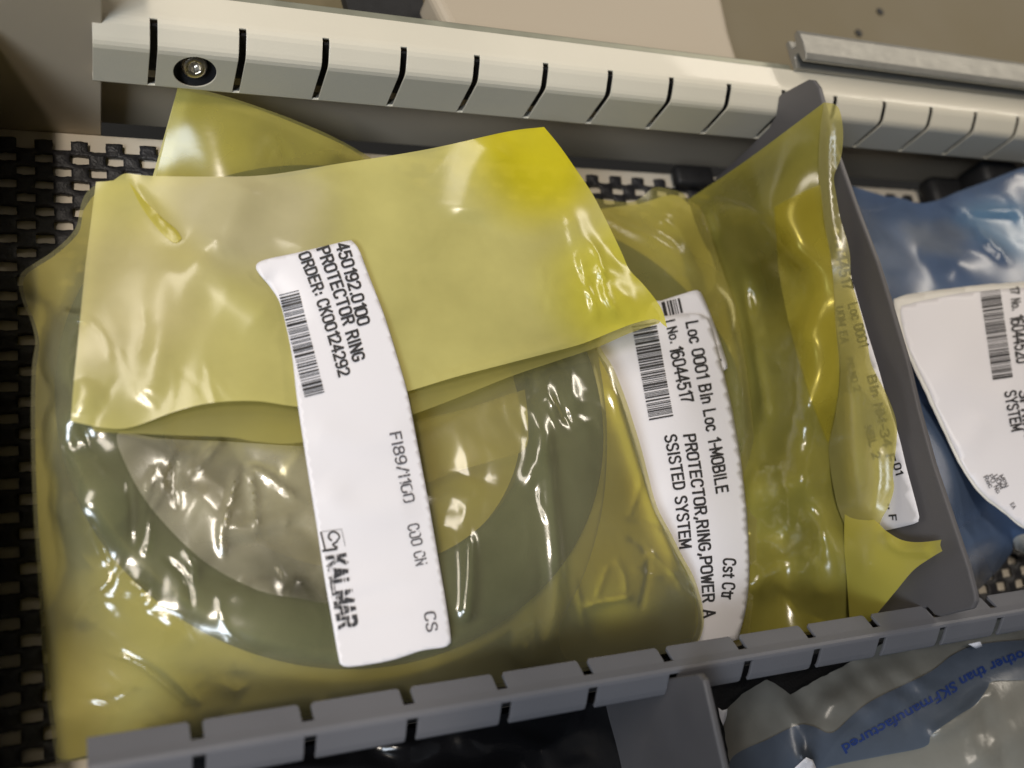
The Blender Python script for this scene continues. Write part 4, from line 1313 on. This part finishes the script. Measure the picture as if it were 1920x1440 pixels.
# =================================================================== FRONT COMPARTMENT
E_ = thing('clear_bag', (190, -190, 2), 'frosted clear plastic bag with a blue printed band, in the front compartment', 'bag')
zE = Surf([(1350, 1330, 16), (1440, 1275, 20), (1480, 1303, 14), (1585, 1247, 16), (1700, 1205, 18), (1990, 1150, 20), (1370, 1500, 14), (1600, 1480, 18), (1700, 1350, 24), (1850, 1300, 28), (1990, 1300, 28), (1850, 1450, 30), (1990, 1500, 28), (1550, 1370, 19)],
          creases=[([(1440, 1275), (1500, 1360), (1520, 1440)], 1.5, 16, 'soft'), ([(1850, 1280), (1862, 1350), (1870, 1440)], 1.6, 14, 'fold'), ([(1520, 1340), (1640, 1270), (1720, 1250)], 1.4, 24, 'soft'), ([(1560, 1310), (1650, 1320), (1680, 1260)], 1.4, 24, 'soft'),
                   ([(1740, 1380), (1800, 1350), (1860, 1290)], 1.4, 14, 'soft')],
          rough=[(1620, 1290, 160, 60, 1.6, 60, 1, 1), (1850, 1400, 120, 80, 1.6, 70, 1, 1), (1450, 1350, 80, 60, 1.2, 60, 1, 1)])
sheet('film', [(1352, 1338, 's'), (1395, 1300), (1438, 1274, 's'), (1462, 1288), (1482, 1303, 's'), (1530, 1275), (1585, 1247), (1660, 1205), (1800, 1165), (2000, 1130, 's'), (2000, 1530, 's'), (1385, 1530, 's')], zE, M['film_clear'], E_, step=10, edge=(2, 12))
sheet('inner_paper', [(1700, 1300), (1990, 1250, 's'), (1990, 1520, 's'), (1500, 1520, 's'), (1560, 1400), (1640, 1330)], ZPlus(Surf([(1700, 1300, 14), (1990, 1250, 16), (1990, 1500, 16), (1500, 1500, 8)]), -3), M['backing'], E_, step=25)
ZE2 = ZPlus(zE, 0.4)
bd = sheet('printed_band', [(1370, 1425), (1440, 1386), (1495, 1360), (1525, 1362), (1560, 1374), (1600, 1340), (1640, 1311), (1740, 1262), (1790, 1226), (1850, 1206), (2000, 1195, 's'), (2000, 1262, 's'), (1925, 1274), (1862, 1277), (1853, 1288), (1830, 1320), (1796, 1342), (1748, 1376), (1734, 1400), (1650, 1418), (1540, 1442), (1380, 1500)], ZE2, M['film_band'], E_, step=10)
prints('printed_text', ZE2, [
    ('t', 'manufactured', (1745, 1305), (1577, 1398), 18, 0, 0.022),
    ('t', 'other than SKF', (1918, 1219), (1748, 1303), 19, -7, 0.022)], M['ink_blue'], bd, lift=0.3)
for poly, zz in (([(1490, 1440), (1512, 1420), (1524, 1425), (1535, 1450), (1520, 1480)], 24), ([(1816, 1208), (1838, 1203), (1842, 1212), (1830, 1216)], 28)):
    s = sheet('tag_and_glint', [(a, b, 's') for a, b in poly], Surf([(poly[0][0], poly[0][1], zz), (poly[1][0], poly[1][1], zz + 1), (poly[2][0], poly[2][1], zz), (poly[3][0], poly[3][1], zz - 1)], above=[(zE, 1.0)]), M['paper'], E_, step=8, solid_mm=0.1)  # white paper pieces: a tag, and a glint painted as paper
o = sheet('paper_scrap', [(1347, 1327, 's'), (1354, 1332), (1364, 1329, 's'), (1362, 1345), (1356, 1361, 's'), (1350, 1345)], Surf([(1347, 1327, 24), (1364, 1329, 24), (1356, 1361, 22), (1350, 1340, 23)]), M['paper'], None, step=8, solid_mm=0.05)
tag(o, 'tiny white paper scrap beside the short front divider', 'scrap')

Fb = thing('black_bag', (40, -200, 1), 'crumpled glossy black plastic bag low in the front compartment, under the grey ridge rail', 'bag')
zFb = Surf([(350, 1440, 12), (700, 1380, 14), (1000, 1340, 10), (1240, 1310, 8), (700, 1500, 18), (1100, 1480, 12), (1240, 1480, 10)],
           creases=[([(640, 1412), (720, 1402), (790, 1400)], 2.5, 12, 'fold'), ([(700, 1440), (850, 1400), (900, 1380)], 1.5, 20, 'soft')],
           rough=[(750, 1420, 250, 80, 3.0, 70, 1, 1), (1050, 1400, 200, 80, 1.5, 90, 1, 1)])
sheet('film', [(250, 1445), (600, 1395), (900, 1345), (1244, 1300, 's'), (1248, 1560, 's'), (250, 1560, 's')], zFb, M['film_black'], Fb, step=12)

# =================================================================== the photographer's phone, unseen behind the lens, added for its shadow
bm = bmesh.new()
add_box(bm, (-12, -12, -13), (136, 62, -5), 3.0)
for v in bm.verts:
    v.co = Vector(CAMC + CAMR.T @ np.array(v.co))
o = bm_obj('phone', bm, M['phone'])
tag(o, 'black phone held above the drawer to take the picture', 'phone')
